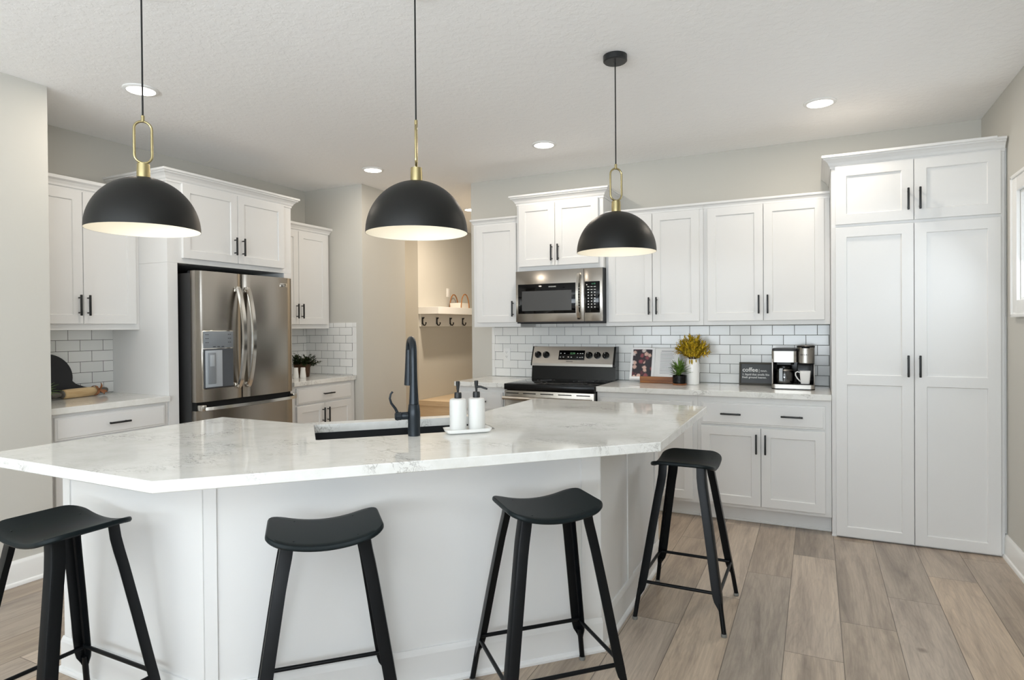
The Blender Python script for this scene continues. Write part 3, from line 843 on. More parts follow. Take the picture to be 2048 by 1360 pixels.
# backguard: black riser, steel console leaning back
bm = BM(); loft(bm, [[(x, 0.545, 0.9165), (x, 0.650, 0.9165), (x, 0.650, 1.030), (x, 0.560, 1.030)] for x in (0.0, RW)])
obj('backguard_riser', bm, M_BG, t, smooth=False)
bm = BM(); loft(bm, [[(x, 0.530, 1.0305), (x, 0.652, 1.0305), (x, 0.652, 1.196), (x, 0.585, 1.196), (x, 0.530, 1.052)] for x in (0.010, RW - 0.018)])
con = obj('control_console', bm, M_SSD, t, smooth=False)
for x0, x1 in ((0.0, 0.0095), (RW - 0.0175, RW)):
    bm = BM(); loft(bm, [[(x, 0.528, 1.0305), (x, 0.653, 1.0305), (x, 0.653, 1.198), (x, 0.582, 1.198), (x, 0.528, 1.050)] for x in (x0, x1)])
    obj('console_end_cap', bm, M_BE, t, smooth=False)
tilt = math.atan2(0.055, 0.144)
def on_console(x, z, off):
    s = (z - 1.052) / 0.144
    return (x, 0.530 + 0.055 * s - off * math.cos(tilt), z + off * math.sin(tilt))
for kx in (0.060, 0.137, 0.533, 0.606, 0.680):
    bm = BM(); lathe(bm, [(0.030, 0.0), (0.030, -0.006), (0.024, -0.008), (0.022, -0.026), (0.019, -0.029)], (0, 0, 0), 28, 'Y')
    box(bm, -0.005, 0.005, -0.036, -0.026, -0.021, 0.021, 0.002)
    kn = obj('knob', bm, M_BE, t, loc=on_console(kx, 1.124, 0.001), rot=(-tilt, 0, 0))
    bm = BM(); box(bm, -0.0012, 0.0012, -0.0372, -0.0362, 0.004, 0.019); obj('knob_mark', bm, M_WPRINT, kn)
dsp = obj('display', box(BM(), -0.118, 0.118, -0.003, 0.0, -0.043, 0.043, 0.0006), M_BG, t, loc=on_console(0.374, 1.124, 0.0008), rot=(-tilt, 0, 0))
text('clock_digits', '12:30', 0.022, mat('display_green', (90, 140, 90), 0.5, emit=(0.25, 0.6, 0.3), estr=0.4), dsp, (-0.016, -0.0034, 0.008))
bm = BM()
for gx, gz in ((-0.10, 0.012), (-0.065, 0.012), (-0.10, -0.022), (-0.072, -0.022), (0.0, -0.022), (0.055, 0.012), (0.08, 0.012), (0.10, 0.012), (0.055, -0.022), (0.08, -0.024), (0.10, -0.022)):
    box(bm, gx - 0.006, gx + 0.006, -0.0036, -0.0031, gz, gz + 0.005)
obj('display_marks', bm, M_WPRINT, dsp)
text('console_lettering', 'FRIGIDAIRE', 0.012, M_INK, t, on_console(0.330, 1.066, 0.0008), rot=(PI / 2 - tilt, 0, 0))
# oven door
dr_ = obj('oven_door', box(BM(), 0.004, RW - 0.004, 0.0, 0.044, 0.225, 0.862, 0.004), M_SS, t)
obj('oven_window', box(BM(), 0.12, RW - 0.12, -0.002, -0.0002, 0.40, 0.735, 0.0005), M_BG, dr_)
bm = BM()
for k in range(5): box(bm, 0.02 + k * 0.15, 0.13 + k * 0.15, -0.001, -0.0002, 0.838, 0.845)
obj('oven_vent', bm, M_DARK, dr_)
bm = BM(); st = []
for k in range(15):
    s = k / 14; x = 0.012 + (RW - 0.024) * s; y = -0.048
    st.append([(x, y + 0.015 * math.cos(a), 0.806 + 0.015 * math.sin(a)) for a in [2 * PI * i / 12 for i in range(12)]])
loft(bm, st)
for x in (0.03, RW - 0.03): box(bm, x - 0.012, x + 0.012, -0.045, -0.0002, 0.796, 0.816, 0.003)
obj('handle', bm, M_SS, dr_)
obj('warming_drawer', box(BM(), 0.004, RW - 0.004, 0.0, 0.044, 0.045, 0.218, 0.004), M_SS, t)

# ------------------------------------------------------------------ kitchen island
ISL = [(-2.72, 1.44), (-1.893, 1.44), (-0.825, 2.508), (-0.825, 3.565), (-1.58, 3.565), (-1.58, 2.86), (-2.25, 2.19), (-2.72, 2.19)]
def inset(poly, d):
    out = []; n = len(poly)
    for i in range(n):
        p0, p1, p2 = Vector(poly[i - 1]), Vector(poly[i]), Vector(poly[(i + 1) % n])
        a = (p1 - p0).normalized(); b = (p2 - p1).normalized()
        na = Vector((-a.y, a.x)); nb = Vector((-b.y, b.x))
        m = (na + nb).normalized(); m = m / m.dot(na)
        out.append(tuple(p1 + m * d))
    return out
t = thing('kitchen_island', 'white panelled kitchen island base with bent ends under the quartz top', 'kitchen island', (0, 0, 0))
inn = inset(ISL, 0.02); bm = BM()
o0 = [bm.verts.new((x, y, 0.0008)) for x, y in ISL]; o1 = [bm.verts.new((x, y, 0.876)) for x, y in ISL]
i0 = [bm.verts.new((x, y, 0.0008)) for x, y in inn]; i1 = [bm.verts.new((x, y, 0.876)) for x, y in inn]
for k in range(8):
    l = (k + 1) % 8
    for q in ((o0[k], o0[l], o1[l], o1[k]), (i0[l], i0[k], i1[k], i1[l]), (o1[k], o1[l], i1[l], i1[k]), (o0[l], o0[k], i0[k], i0[l])): bm.faces.new(q)
bmesh.ops.recalc_face_normals(bm, faces=bm.faces)
obj('island_body', bm, M_CAB, t, smooth=False)
def on_face(bm, a, b, s0, s1, z0, z1, th=0.006):
    """applied board on the face a->b (outside on its right), from s0 to s1 metres along it"""
    a, b = Vector(a), Vector(b); d = (b - a).normalized(); n = Vector((d.y, -d.x))
    p = [a + d * s0 + n * 0.0004, a + d * s1 + n * 0.0004, a + d * s1 + n * th, a + d * s0 + n * th]
    loft(bm, [[(v.x, v.y, z) for v in p] for z in (z0, z1)])
Lf = [(Vector(ISL[k + 1]) - Vector(ISL[k])).length for k in range(3)]
for k, (s0, s1) in enumerate(((0.0, Lf[0]), (0.0, Lf[1]), (0.0, Lf[2]))):
    bm = BM(); on_face(bm, ISL[k], ISL[k + 1], s0, s1, 0.822, 0.8755); obj('top_rail', bm, M_CAB, t, smooth=False)
for k, lst in ((0, ((0, 0.045), (Lf[0] - 0.03, Lf[0]))), (1, ((0.0, 0.040), (Lf[1] - 0.085, Lf[1]))), (2, ((0.0, 0.085), (0.42, 0.50), (Lf[2] - 0.08, Lf[2])))):
    for s0, s1 in lst:
        bm = BM(); on_face(bm, ISL[k], ISL[k + 1], s0, s1, 0.1405, 0.8215); obj('stile', bm, M_CAB, t, smooth=False)
BPR = [(0.0004, 0.0008), (0.026, 0.0008), (0.026, 0.010), (0.021, 0.018), (0.014, 0.022), (0.014, 0.118), (0.011, 0.130), (0.0075, 0.140), (0.0004, 0.140)]
P = [Vector((*p, 0)) for p in [ISL[7]] + ISL[0:4]]; st = []
for i in range(5):
    d0 = (P[i] - P[i - 1]).normalized() if i else None; d1 = (P[i + 1] - P[i]).normalized() if i < 4 else None
    n0 = Vector((d0.y, -d0.x, 0)) if d0 else None; n1 = Vector((d1.y, -d1.x, 0)) if d1 else None
    m = n1 if n0 is None else n0 if n1 is None else (n0 + n1).normalized()
    if n0 is not None and n1 is not None: m = m / m.dot(n0)
    st.append([P[i] + m * d + Vector((0, 0, z)) for d, z in BPR])
obj('baseboard', loft(BM(), st), M_CAB, t, smooth=False)
# kitchen-side doors of the island (behind)
RT = 1 / math.sqrt(2)
# quartz top with sink cut-out
TOP = [(-2.76, 1.182), (-1.783, 1.182), (-0.545, 2.420), (-0.552, 3.600), (-1.608, 3.600), (-1.608, 2.832), (-2.222, 2.218), (-2.76, 2.218)]
def st2xy(s, q): return ((s - q) * RT, (s + q) * RT)   # s along the diagonal, q across it
SK = (0.055, 0.820, 2.636, 3.058)
def rrect(s0, s1, q0, q1, r, n=5):
    pts = []
    for cx, cy_, a0 in ((s0 + r, q0 + r, PI), (s1 - r, q0 + r, 1.5 * PI), (s1 - r, q1 - r, 0), (s0 + r, q1 - r, 0.5 * PI)):
        for k in range(n + 1):
            a = a0 + 0.5 * PI * k / n; pts.append((cx + r * math.cos(a), cy_ + r * math.sin(a)))
    return pts
hole = [st2xy(*p) for p in rrect(*SK, 0.012)]
bm = BM(); ZT, ZB = 0.9150, 0.8770; e = 0.003
lo_o = TOP; top_in = inset(TOP, e)
def ring(pts, z): return [bm.verts.new((x, y, z)) for x, y in pts]
rings = [ring(inset(TOP, e), ZB), ring(TOP, ZB + e), ring(TOP, ZT - e), ring(top_in, ZT)]
for a, b in zip(rings, rings[1:]):
    for k in range(len(a)):
        l = (k + 1) % len(a); bm.faces.new((a[k], a[l], b[l], b[k]))
h1, h0 = ring(hole, ZT), ring(hole, ZB)
for k in range(len(h1)):
    l = (k + 1) % len(h1); bm.faces.new((h0[l], h0[k], h1[k], h1[l]))
for outer, inner in ((rings[-1], h1), (rings[0], h0)):
    es = []
    for lp in (outer, inner):
        for k in range(len(lp)):
            es.append(bm.edges.get((lp[k], lp[(k + 1) % len(lp)])) or bm.edges.new((lp[k], lp[(k + 1) % len(lp)])))
    bmesh.ops.triangle_fill(bm, edges=es, use_beauty=True)
bmesh.ops.recalc_face_normals(bm, faces=bm.faces)
countertop('island_countertop', 'large white veined quartz island top with bent ends and sink cut-out', bm)
# undermount sink
t = thing('sink', 'black undermount sink set in the white island top', 'sink', (*st2xy((SK[0] + SK[1]) / 2, (SK[2] + SK[3]) / 2), 0.876), PI / 4)
hs, hq = (SK[1] - SK[0]) / 2 + 0.004, (SK[3] - SK[2]) / 2 + 0.004
bm = BM(); st = []
for (gx, z) in ((0.030, -0.0005), (0.030, -0.012), (0.012, -0.014), (0.010, -0.225), (-0.02, -0.235)):
    st.append([(x, y, z) for x, y in rrect(-hs - gx, hs + gx, -hq - gx, hq + gx, 0.03)])
for (gx, z) in ((-0.035, -0.222), (-0.012, -0.212), (0.0, -0.19), (0.0, -0.0005)):
    st.append([(x, y, z) for x, y in rrect(-hs - gx, hs + gx, -hq - gx, hq + gx, 0.03)])
R_ = [[bm.verts.new(p) for p in s] for s in st]
for a, b in zip(R_, R_[1:]):
    for k in range(len(a)):
        l = (k + 1) % len(a); bm.faces.new((a[k], a[l], b[l], b[k]))
a, b = R_[-1], R_[0]
for k in range(len(a)):
    l = (k + 1) % len(a); bm.faces.new((a[k], a[l], b[l], b[k]))
bm.faces.new(R_[4]); bm.faces.new(R_[5])
# floor between station 4 and 5 is closed on both sides; drop the strip joining them
bmesh.ops.recalc_face_normals(bm, faces=bm.faces)
obj('basin', bm, M_SINK, t)
bm = BM(); lathe(bm, [(0.042, -0.2215), (0.042, -0.218), (0.03, -0.216), (0.0285, -0.2205)], (0, 0.03, 0), 28); obj('drain', bm, M_CHROME, t)

# ------------------------------------------------------------------ faucet: local -x..; +y points across the sink
fx, fy = -1.519, 2.154
t = thing('faucet', 'tall black pull-down faucet beside the island sink', 'faucet', (fx, fy, 0.9155), PI / 4)
bm = BM(); lathe(bm, [(0.0255, 0.0), (0.0255, 0.060), (0.0265, 0.075), (0.0262, 0.100), (0.0225, 0.130), (0.0212, 0.132)], seg=36); obj('base', bm, M_FAUCET, t)
bm = BM(); pts = []; rr = []
for k in range(13):
    s = k / 12; pts.append((0, 0, 0.133 + 0.17 * s)); rr.append(0.0205 - 0.0055 * (1 - (1 - s) ** 2))
Ra = 0.055; zc = 0.345
for k in range(1, 17):
    a = PI - PI * 0.93 * k / 16
    pts.append((0, Ra + Ra * math.cos(a), zc + Ra * math.sin(a) * 1.05)); rr.append(0.0148)
obj('spout', tube(bm, pts, rr, 20), M_FAUCET, t)
bm = BM(); ex = pts[-1]; dn = Vector((0, 0.06, -1)).normalized(); pp = []; rr = []
for k in range(10):
    s = k / 9; pp.append(Vector(ex) + dn * (0.155 * s)); rr.append(0.0152 + 0.0062 * s ** 1.3)
obj('spray_head', tube(bm, pp, rr, 20), M_FAUCET, t)
bm = BM(); lathe(bm, [(0.0165, -0.026), (0.0165, -0.050), (0.0155, -0.052), (0.0175, -0.054), (0.0170, -0.076), (0.011, -0.080)], (0, 0, 0.085), 24, 'X'); obj('valve', bm, M_FAUCET, t)
bm = BM(); lv = [(-0.068, 0, 0.098), (-0.078, 0, 0.118), (-0.094, 0, 0.140), (-0.100, 0, 0.160), (-0.096, 0, 0.178), (-0.088, 0, 0.188)]
tube(bm, lv, [0.006, 0.0055, 0.005, 0.0045, 0.0042, 0.0045], 12); tube(bm, [(-0.066, 0, 0.068), (-0.070, 0, 0.085), (-0.068, 0, 0.1)], [0.006, 0.009, 0.0062], 12)
obj('lever', bm, M_FAUCET, t)

# ------------------------------------------------------------------ soap tray and bottles
t = thing('soap_tray', 'small white tray holding two pump bottles beside the sink', 'tray', (-1.352, 2.312, 0.9155), PI / 4)
bm = BM(); st = []
for (g, z) in ((-0.012, 0.0), (0.0, 0.006), (0.006, 0.020), (0.002, 0.020), (-0.006, 0.009), (-0.012, 0.0075)):
    st.append([(x, y, z) for x, y in rrect(-0.094 - g, 0.094 + g, -0.045 - g, 0.045 + g, 0.016)])
loft(bm, st); obj('tray_dish', bm, M_WHITEC, t)
M_BOT = noise_bump(mat('speckled_white_bottle', (222, 222, 219), 0.45), 220, 0.15, 0.001)
def pump_bottle(label, x, y, rz, group=None):
    t = thing('pump_bottle', label, 'bottle', (x, y, 0.9240), rz, group)
    bm = BM(); lathe(bm, [(0.034, 0.0), (0.0365, 0.004), (0.0365, 0.128), (0.0345, 0.136), (0.027, 0.140), (0.014, 0.141)], seg=36); obj('bottle_body', bm, M_BOT, t)
    bm = BM(); lathe(bm, [(0.0155, 0.1415), (0.0155, 0.160), (0.0145, 0.163), (0.0145, 0.166), (0.006, 0.167)], seg=28); obj('collar', bm, M_BLACK, t)
    bm = BM(); lathe(bm, [(0.0045, 0.1675), (0.0055, 0.180), (0.0085, 0.200), (0.0088, 0.212), (0.007, 0.214)], seg=20)
    tube(bm, [(0, 0, 0.188), (0.02, 0, 0.187), (0.048, 0, 0.177)], [0.0055, 0.005, 0.004], 12); obj('pump', bm, M_BLACK, t)
    return t
pump_bottle('white pump bottle with black pump nearest the faucet', -1.3810, 2.2830, math.radians(125))
pump_bottle('right one of the two white pump bottles on the tray', -1.3230, 2.3410, math.radians(20))

# ------------------------------------------------------------------ bar stools
def stool_leg(sx, sy):
    """angle-iron leg, convex corner outwards; seat end above, round steel tube foot"""
    bm = BM()
    # (z, corner x, corner y, flange width)
    prof = [(0.7145, 0.107, 0.134, 0.040), (0.665, 0.110, 0.142, 0.041), (0.620, 0.116, 0.151, 0.041), (0.570, 0.1245, 0.1595, 0.040),
            (0.40, 0.1515, 0.186, 0.040), (0.22, 0.1785, 0.213, 0.040), (0.165, 0.187, 0.2215, 0.039), (0.140, 0.1895, 0.224, 0.034), (0.115, 0.1925, 0.227, 0.021), (0.105, 0.193, 0.2275, 0.017)]
    th = 0.004; st = []
    for z, cx, cy_, f in prof:
        c1 = f * 0.22   # folded corner is softly rounded
        loop = [(cx - f, cy_), (cx - c1, cy_), (cx - c1 * 0.3, cy_ - c1 * 0.3), (cx, cy_ - c1), (cx, cy_ - f), (cx - th, cy_ - f), (cx - th, cy_ - c1), (cx - c1, cy_ - th), (cx - f, cy_ - th)]
        st.append([(sx * x, sy * y, z) for x, y in loop])
    loft(bm, st)
    return bm
def stool_parts(t):
    # saddle seat
    L, W_ = 0.348, 0.282
    r_ = 0.058
    def halfw(y):
        e = abs(y) - (L / 2 - r_)
        return W_ / 2 if e <= 0 else W_ / 2 - r_ + math.sqrt(max(0.0, r_ * r_ - e * e))
    def zs(y): return 0.703 + 0.034 * min(1.0, abs(y) / (L / 2)) ** 2
    ys = [-L / 2 + r_ * (1 - math.cos(PI / 2 * k / 7)) for k in range(7)] + [-(L / 2 - r_) + 2 * (L / 2 - r_) * k / 14 for k in range(15)]
    ys += [L / 2 - r_ * (1 - math.cos(PI / 2 * (7 - k) / 7)) for k in range(1, 8)]
    NU = 12; bm = BM(); grid = []
    for y in ys: grid.append([(halfw(y) * (2 * u / NU - 1), y) for u in range(NU + 1)])
    G = [[bm.verts.new((x, y, zs(y))) for x, y in row] for row in grid]
    Gb = [[bm.verts.new((x * 0.93, y * 0.93, zs(y) - 0.008)) for x, y in row] for row in grid]
    for A in (G, Gb):
        for p, q in zip(A, A[1:]):
            for u in range(NU): bm.faces.new((p[u], p[u + 1], q[u + 1], q[u]))
    def bound(A): return A[0][:-1] + [row[-1] for row in A[:-1]] + A[-1][::-1][:-1] + [row[0] for row in A[::-1][:-1]]
    top_, bot_ = bound(G), bound(Gb); n = len(top_); prev = top_
    co = [v.co.copy() for v in top_]; nr = []
    for k in range(n):
        d = co[(k + 1) % n] - co[k - 1]; m = Vector((d.y, -d.x, 0)); nr.append(m.normalized() if m.length > 1e-9 else Vector((0, 0, 0)))
    for g, dz in ((0.0035, -0.0015), (0.006, -0.006), (0.006, -0.012), (0.002, -0.0175), (-0.004, -0.018), (-0.006, -0.010)):
        cur = [bm.verts.new(co[k] + nr[k] * g + Vector((0, 0, dz))) for k in range(n)]
        for k in range(n): bm.faces.new((prev[k], prev[(k + 1) % n], cur[(k + 1) % n], cur[k]))
        prev = cur
    for k in range(n): bm.faces.new((prev[k], prev[(k + 1) % n], bot_[(k + 1) % n], bot_[k]))
    bmesh.ops.recalc_face_normals(bm, faces=bm.faces)
    obj('seat', bm, M_SEAT, t)
    for sx in (-1, 1):
        for sy in (-1, 1):
            lg = obj('leg', stool_leg(sx, sy), M_STOOL, t)
            f0 = Vector((sx * 0.180, sy * 0.2145, 0.140)); f1 = Vector((sx * 0.1985, sy * 0.2330, 0.012))
            obj('foot_tube', tube(BM(), [f0, f1], 0.0105, 14), M_STOOL, lg)
            obj('foot_cap', lathe(BM(), [(0.0125, 0.0006), (0.013, 0.004), (0.0125, 0.014)], (sx * 0.1985, sy * 0.2330, 0), 16), M_RUB, lg)
    zr = 0.176; cx, cy_ = 0.1775, 0.212
    for sy in (-1, 1): obj('footrest_bar', tube(BM(), [(-cx, sy * cy_, zr), (cx, sy * cy_, zr)], 0.0075, 12), M_STOOL, t)
    for sx in (-1, 1): obj('footrest_bar', tube(BM(), [(sx * cx, -cy_, zr + 0.004), (sx * cx, cy_, zr + 0.004)], 0.0075, 12), M_STOOL, t)
SG = 'black steel saddle stools around the island'
st0 = thing('bar_stool', 'black metal stool farthest left, cut off by the photo edge', 'bar stool', (-2.268, 1.196, 0), PI / 2, SG)
stool_parts(st0)
for lab, x, y, rz in (('black metal stool in front of the island, second from the left', -1.450, 1.550, -PI / 4),
                      ('black metal stool at the right part of the island front, third from the left', -0.892, 2.094, -PI / 4),
                      ('black metal stool standing at the right end of the island', -0.566, 3.072, 0.0)):
    c = copy_tree(st0); c.location = (x, y, 0); c.rotation_euler = (0, 0, rz); c['label'] = lab

# ------------------------------------------------------------------ pendants
def pendant(label, x, y, zr, rz, watts=0.6):
    """dome pendant, rim at height zr"""
    t = thing('pendant_lamp', label, 'pendant lamp', (x, y, zr), rz, 'black dome pendants over the island')
    R = 0.200; Hh = 0.207
    def dome(r0, h0, a1=0.985, n=22):
        return [(r0 * math.cos(PI / 2 * a1 * k / n), h0 * math.sin(PI / 2 * a1 * k / n)) for k in range(n + 1)]
    out = dome(R, Hh)
    bm = BM(); lathe(bm, [(R, 0.0)] + out[1:] + [(0.004, Hh)] , seg=64, cap0=False)
    # give the shell thickness with an inner skin joined at the rim
    lathe(bm, [(R - 0.001, 0.0)] + [(r - 0.001, h - 0.001) for r, h in out[1:]], seg=64, cap0=False)
    obj('shade', bm, M_PEND, t)
    bm = BM(); lathe(bm, [(R - 0.0012, 0.0002)] + [(r - 0.0035, max(0.0, h - 0.0035)) for r, h in out[1:]], seg=64, cap0=False, cap1=True)
    obj('shade_lining', bm, M_PENDIN, t)
    bm = BM(); lathe(bm, [(0.0235, Hh - 0.004), (0.0235, Hh + 0.030), (0.0225, Hh + 0.044), (0.0225, Hh + 0.052), (0.006, Hh + 0.054)], seg=32); obj('socket_cap', bm, M_BRASS, t)
    # stadium loop
    bm = BM(); hw = 0.030; z0 = Hh + 0.056 + hw; z1 = Hh + 0.218 - hw; pts = []
    for k in range(13): a = PI * k / 12; pts.append((hw * math.cos(a), 0, z1 + hw * math.sin(a)))
    for k in range(13): a = PI + PI * k / 12; pts.append((hw * math.cos(a), 0, z0 + hw * math.sin(a)))
    tube(bm, pts, 0.0048, 12, closed=True); obj('brass_loop', bm, M_BRASS, t)
    bm = BM(); lathe(bm, [(0.0065, Hh + 0.216), (0.0065, Hh + 0.240), (0.004, Hh + 0.242)], seg=16); obj('cord_grip', bm, M_BRASS, t)
    bm = BM(); tube(bm, [(0, 0, Hh + 0.241), (0, 0, CEIL - zr - 0.03)], 0.0032, 10); obj('cord', bm, M_CORD, t)
    bm = BM(); lathe(bm, [(0.004, CEIL - zr - 0.034), (0.055, CEIL - zr - 0.033), (0.060, CEIL - zr - 0.028), (0.060, CEIL - zr - 0.0008)], seg=40, cap0=True); obj('canopy', bm, M_BLACK, t)
    bm = BM(); lathe(bm, [(0.003, 0.062), (0.018, 0.064), (0.029, 0.078), (0.031, 0.095), (0.025, 0.115), (0.014, 0.132), (0.014, 0.150), (0.003, 0.151)], seg=24); obj('bulb', bm, M_BULB, t)
    bm = BM(); lathe(bm, [(0.018, 0.1515), (0.018, 0.198)], seg=20); obj('bulb_socket', bm, M_BRASS, t)
    l = bpy.data.lights.new('bulb_light', 'POINT'); l.energy = watts; l.color = (1.0, 0.98, 0.94); l.shadow_soft_size = 0.03
    lo = bpy.data.objects.new('bulb_light', l); COL.objects.link(lo); lo.parent = t; lo.location = (0, 0, 0.045)
    return t
pendant('leftmost of the three black dome pendants, hung over the island', -2.357, 1.546, 1.757, math.radians(57))
pendant('middle black dome pendant, its brass loop seen edge-on', -1.417, 2.041, 1.741, math.radians(122))
pendant('rightmost black dome pendant, its round ceiling canopy in view', -0.9095, 3.066, 1.744, math.radians(38))

# ------------------------------------------------------------------ recessed ceiling lights
def can(label, x, y, watts, color=(1.0, 0.88, 0.74)):
    t = thing('recessed_light', label, 'ceiling light', (x, y, CEIL), 0, 'round recessed ceiling lights')
    bm = BM(); lathe(bm, [(0.093, -0.0006), (0.093, -0.004), (0.088, -0.008), (0.074, -0.010), (0.071, -0.006), (0.071, -0.0006)], seg=48, close=True); obj('trim_ring', bm, M_WHITEP, t)
    bm = BM(); lathe(bm, [(0.0705, -0.0008), (0.0705, -0.0075), (0.02, -0.009)], seg=40); obj('diffuser', bm, M_LED, t)
    l = bpy.data.lights.new('can_light', 'AREA'); l.shape = 'DISK'; l.size = 0.13; l.energy = watts; l.color = color
    o = bpy.data.objects.new('can_light', l); COL.objects.link(o); o.parent = t; o.location = (0, 0, -0.012)
    return t
can('round recessed ceiling light seen behind the left pendant cord', -3.450, 2.255, 7)
can('round recessed ceiling light left of the middle pendant, before the mudroom', -3.430, 4.290, 8)
can('round recessed ceiling light between middle and right pendants', -1.830, 4.300, 8)
can('rightmost round recessed ceiling light, in front of the pantry', 0.027, 4.285, 9)
can('round recessed light in the mudroom, half hidden by the wall edge', -3.585, 6.255, 38, (1.0, 0.84, 0.66))
can('added light in the mudroom hallway, out of view, brightening the wall strip', -5.500, 5.900, 22, (1.0, 0.82, 0.62))  # unseen light, added to brighten the wall strip left of the bench

# ------------------------------------------------------------------ things on the counters
CT = 0.9155
def leaf(bm, base, dirv, length, width, up=Vector((0, 0, 1)), curl=0.25, n=5, fold=0.15):
    """a tapering blade with some thickness"""
    d = Vector(dirv).normalized(); side = d.cross(up)
    if side.length < 1e-3: side = Vector((1, 0, 0))
    side.normalize(); nn = side.cross(d).normalized()
    rows = []
    for k in range(n + 1):
        s = k / n
        w_ = width * (math.sin(PI * min(1, 0.12 + 0.88 * s)) ** 0.8) * 0.5
        c = Vector(base) + d * (length * s) - nn * (curl * length * s * s)
        rows.append((c - side * w_ + nn * fold * w_, c - nn * 0.0006, c + side * w_ + nn * fold * w_))
    vs = [[bm.verts.new(p) for p in r] for r in rows]
    lo = [[bm.verts.new(p - nn * 0.0008) for p in r] for r in rows]
    for a, b in zip(vs, vs[1:]):
        for i in range(2): bm.faces.new((a[i], a[i + 1], b[i + 1], b[i]))
    for a, b in zip(lo, lo[1:]):
        for i in range(2): bm.faces.new((a[i + 1], a[i], b[i], b[i + 1]))

# cookbook open on its wooden stand
t = thing('book_stand', 'low warm-brown wooden stand holding the open cookbook', 'book stand', (-1.135, 4.965, CT), 0)
bm = BM(); box(bm, -0.135, 0.140, -0.050, 0.020, 0.0, 0.018, 0.002); obj('base', bm, M_WSTAND, t)
bm = BM(); loft(bm, [[(x, -0.050, 0.0185), (x, -0.036, 0.0185), (x, -0.038, 0.052), (x, -0.050, 0.052)] for x in (-0.137, 0.137)]); obj('page_ledge', bm, M_WSTAND, t)
bm = BM(); loft(bm, [[(x, 0.016, 0.0185), (x, 0.026, 0.0185), (x, 0.072, 0.17), (x, 0.062, 0.17)] for x in (-0.09, 0.10)]); obj('back_rest', bm, M_WSTAND, t)
bt = thing('cookbook', 'open cookbook with a dark food photo on its left page', 'book', (-1.170, 4.944, CT + 0.0215), 0)
ta = math.radians(-17)
def page(name, x0, x1, y, z0, z1, th, m, parent, half=0.196):
    st = []; n = 16
    for k in range(n + 1):
        x = x0 + (x1 - x0) * k / n; g = abs(x) / half
        off = 0.010 * max(0.0, 1 - g * 3.5) ** 2 - 0.004 * math.sin(PI * min(1, g))
        st.append([(x, y + off, z0), (x, y + off + th, z0), (x, y + off + th, z1), (x, y + off, z1)])
    return obj(name, loft(BM(), st), m, parent, rot=(ta, 0, 0))
page('page_block', -0.196, -0.001, 0.0, 0.006, 0.268, 0.012, M_PAPER, bt)
page('page_block', 0.001, 0.196, 0.0, 0.006, 0.262, 0.009, M_PAPER, bt)
page('food_photo', -0.178, -0.022, -0.0009, 0.026, 0.252, 0.0006, M_FOOD, bt)
bm = BM(); box(bm, -0.202, 0.202, 0.0245, 0.0275, 0.0, 0.274, 0.0005); obj('cover', bm, M_PAPER, bt, rot=(ta, 0, 0))
bm = BM(); rnd = random.Random(3)
for k in range(17):
    z = 0.222 - k * 0.0105; box(bm, 0.048, 0.048 + rnd.uniform(0.085, 0.125), -0.0075, -0.0065, z, z + 0.0022)
box(bm, 0.055, 0.15, -0.0078, -0.0065, 0.236, 0.2405)
obj('recipe_text', bm, M_INKG, bt, rot=(ta, 0, 0))

# spiky plant in a black pot
t = thing('potted_plant', 'small spiky green plant in a round black pot beside the white vase', 'plant', (-0.945, 4.852, CT), 0)
bm = BM(); lathe(bm, [(0.050, 0.0), (0.052, 0.003), (0.052, 0.010), (0.051, 0.011)], seg=36); obj('wooden_saucer', bm, M_WSTAND, t)
bm = BM(); lathe(bm, [(0.048, 0.0115), (0.052, 0.016), (0.053, 0.072), (0.050, 0.074), (0.047, 0.070), (0.045, 0.060)], seg=36); obj('pot', bm, M_BE, t)
bm = BM(); rnd = random.Random(5)
for k in range(120):
    a = rnd.uniform(0, 2 * PI); el = rnd.uniform(0.15, 1.45); h = rnd.uniform(0.0, 0.07)
    if abs(a - 0.75) < 0.65 and el < 1.1: continue
    d = Vector((math.cos(a) * math.cos(el), math.sin(a) * math.cos(el), math.sin(el)))
    leaf(bm, (0.012 * math.cos(a), 0.012 * math.sin(a), 0.066 + h), d, rnd.uniform(0.055, 0.095), 0.011, curl=rnd.uniform(-0.1, 0.3))
obj('leaves', bm, M_GREEN, t)

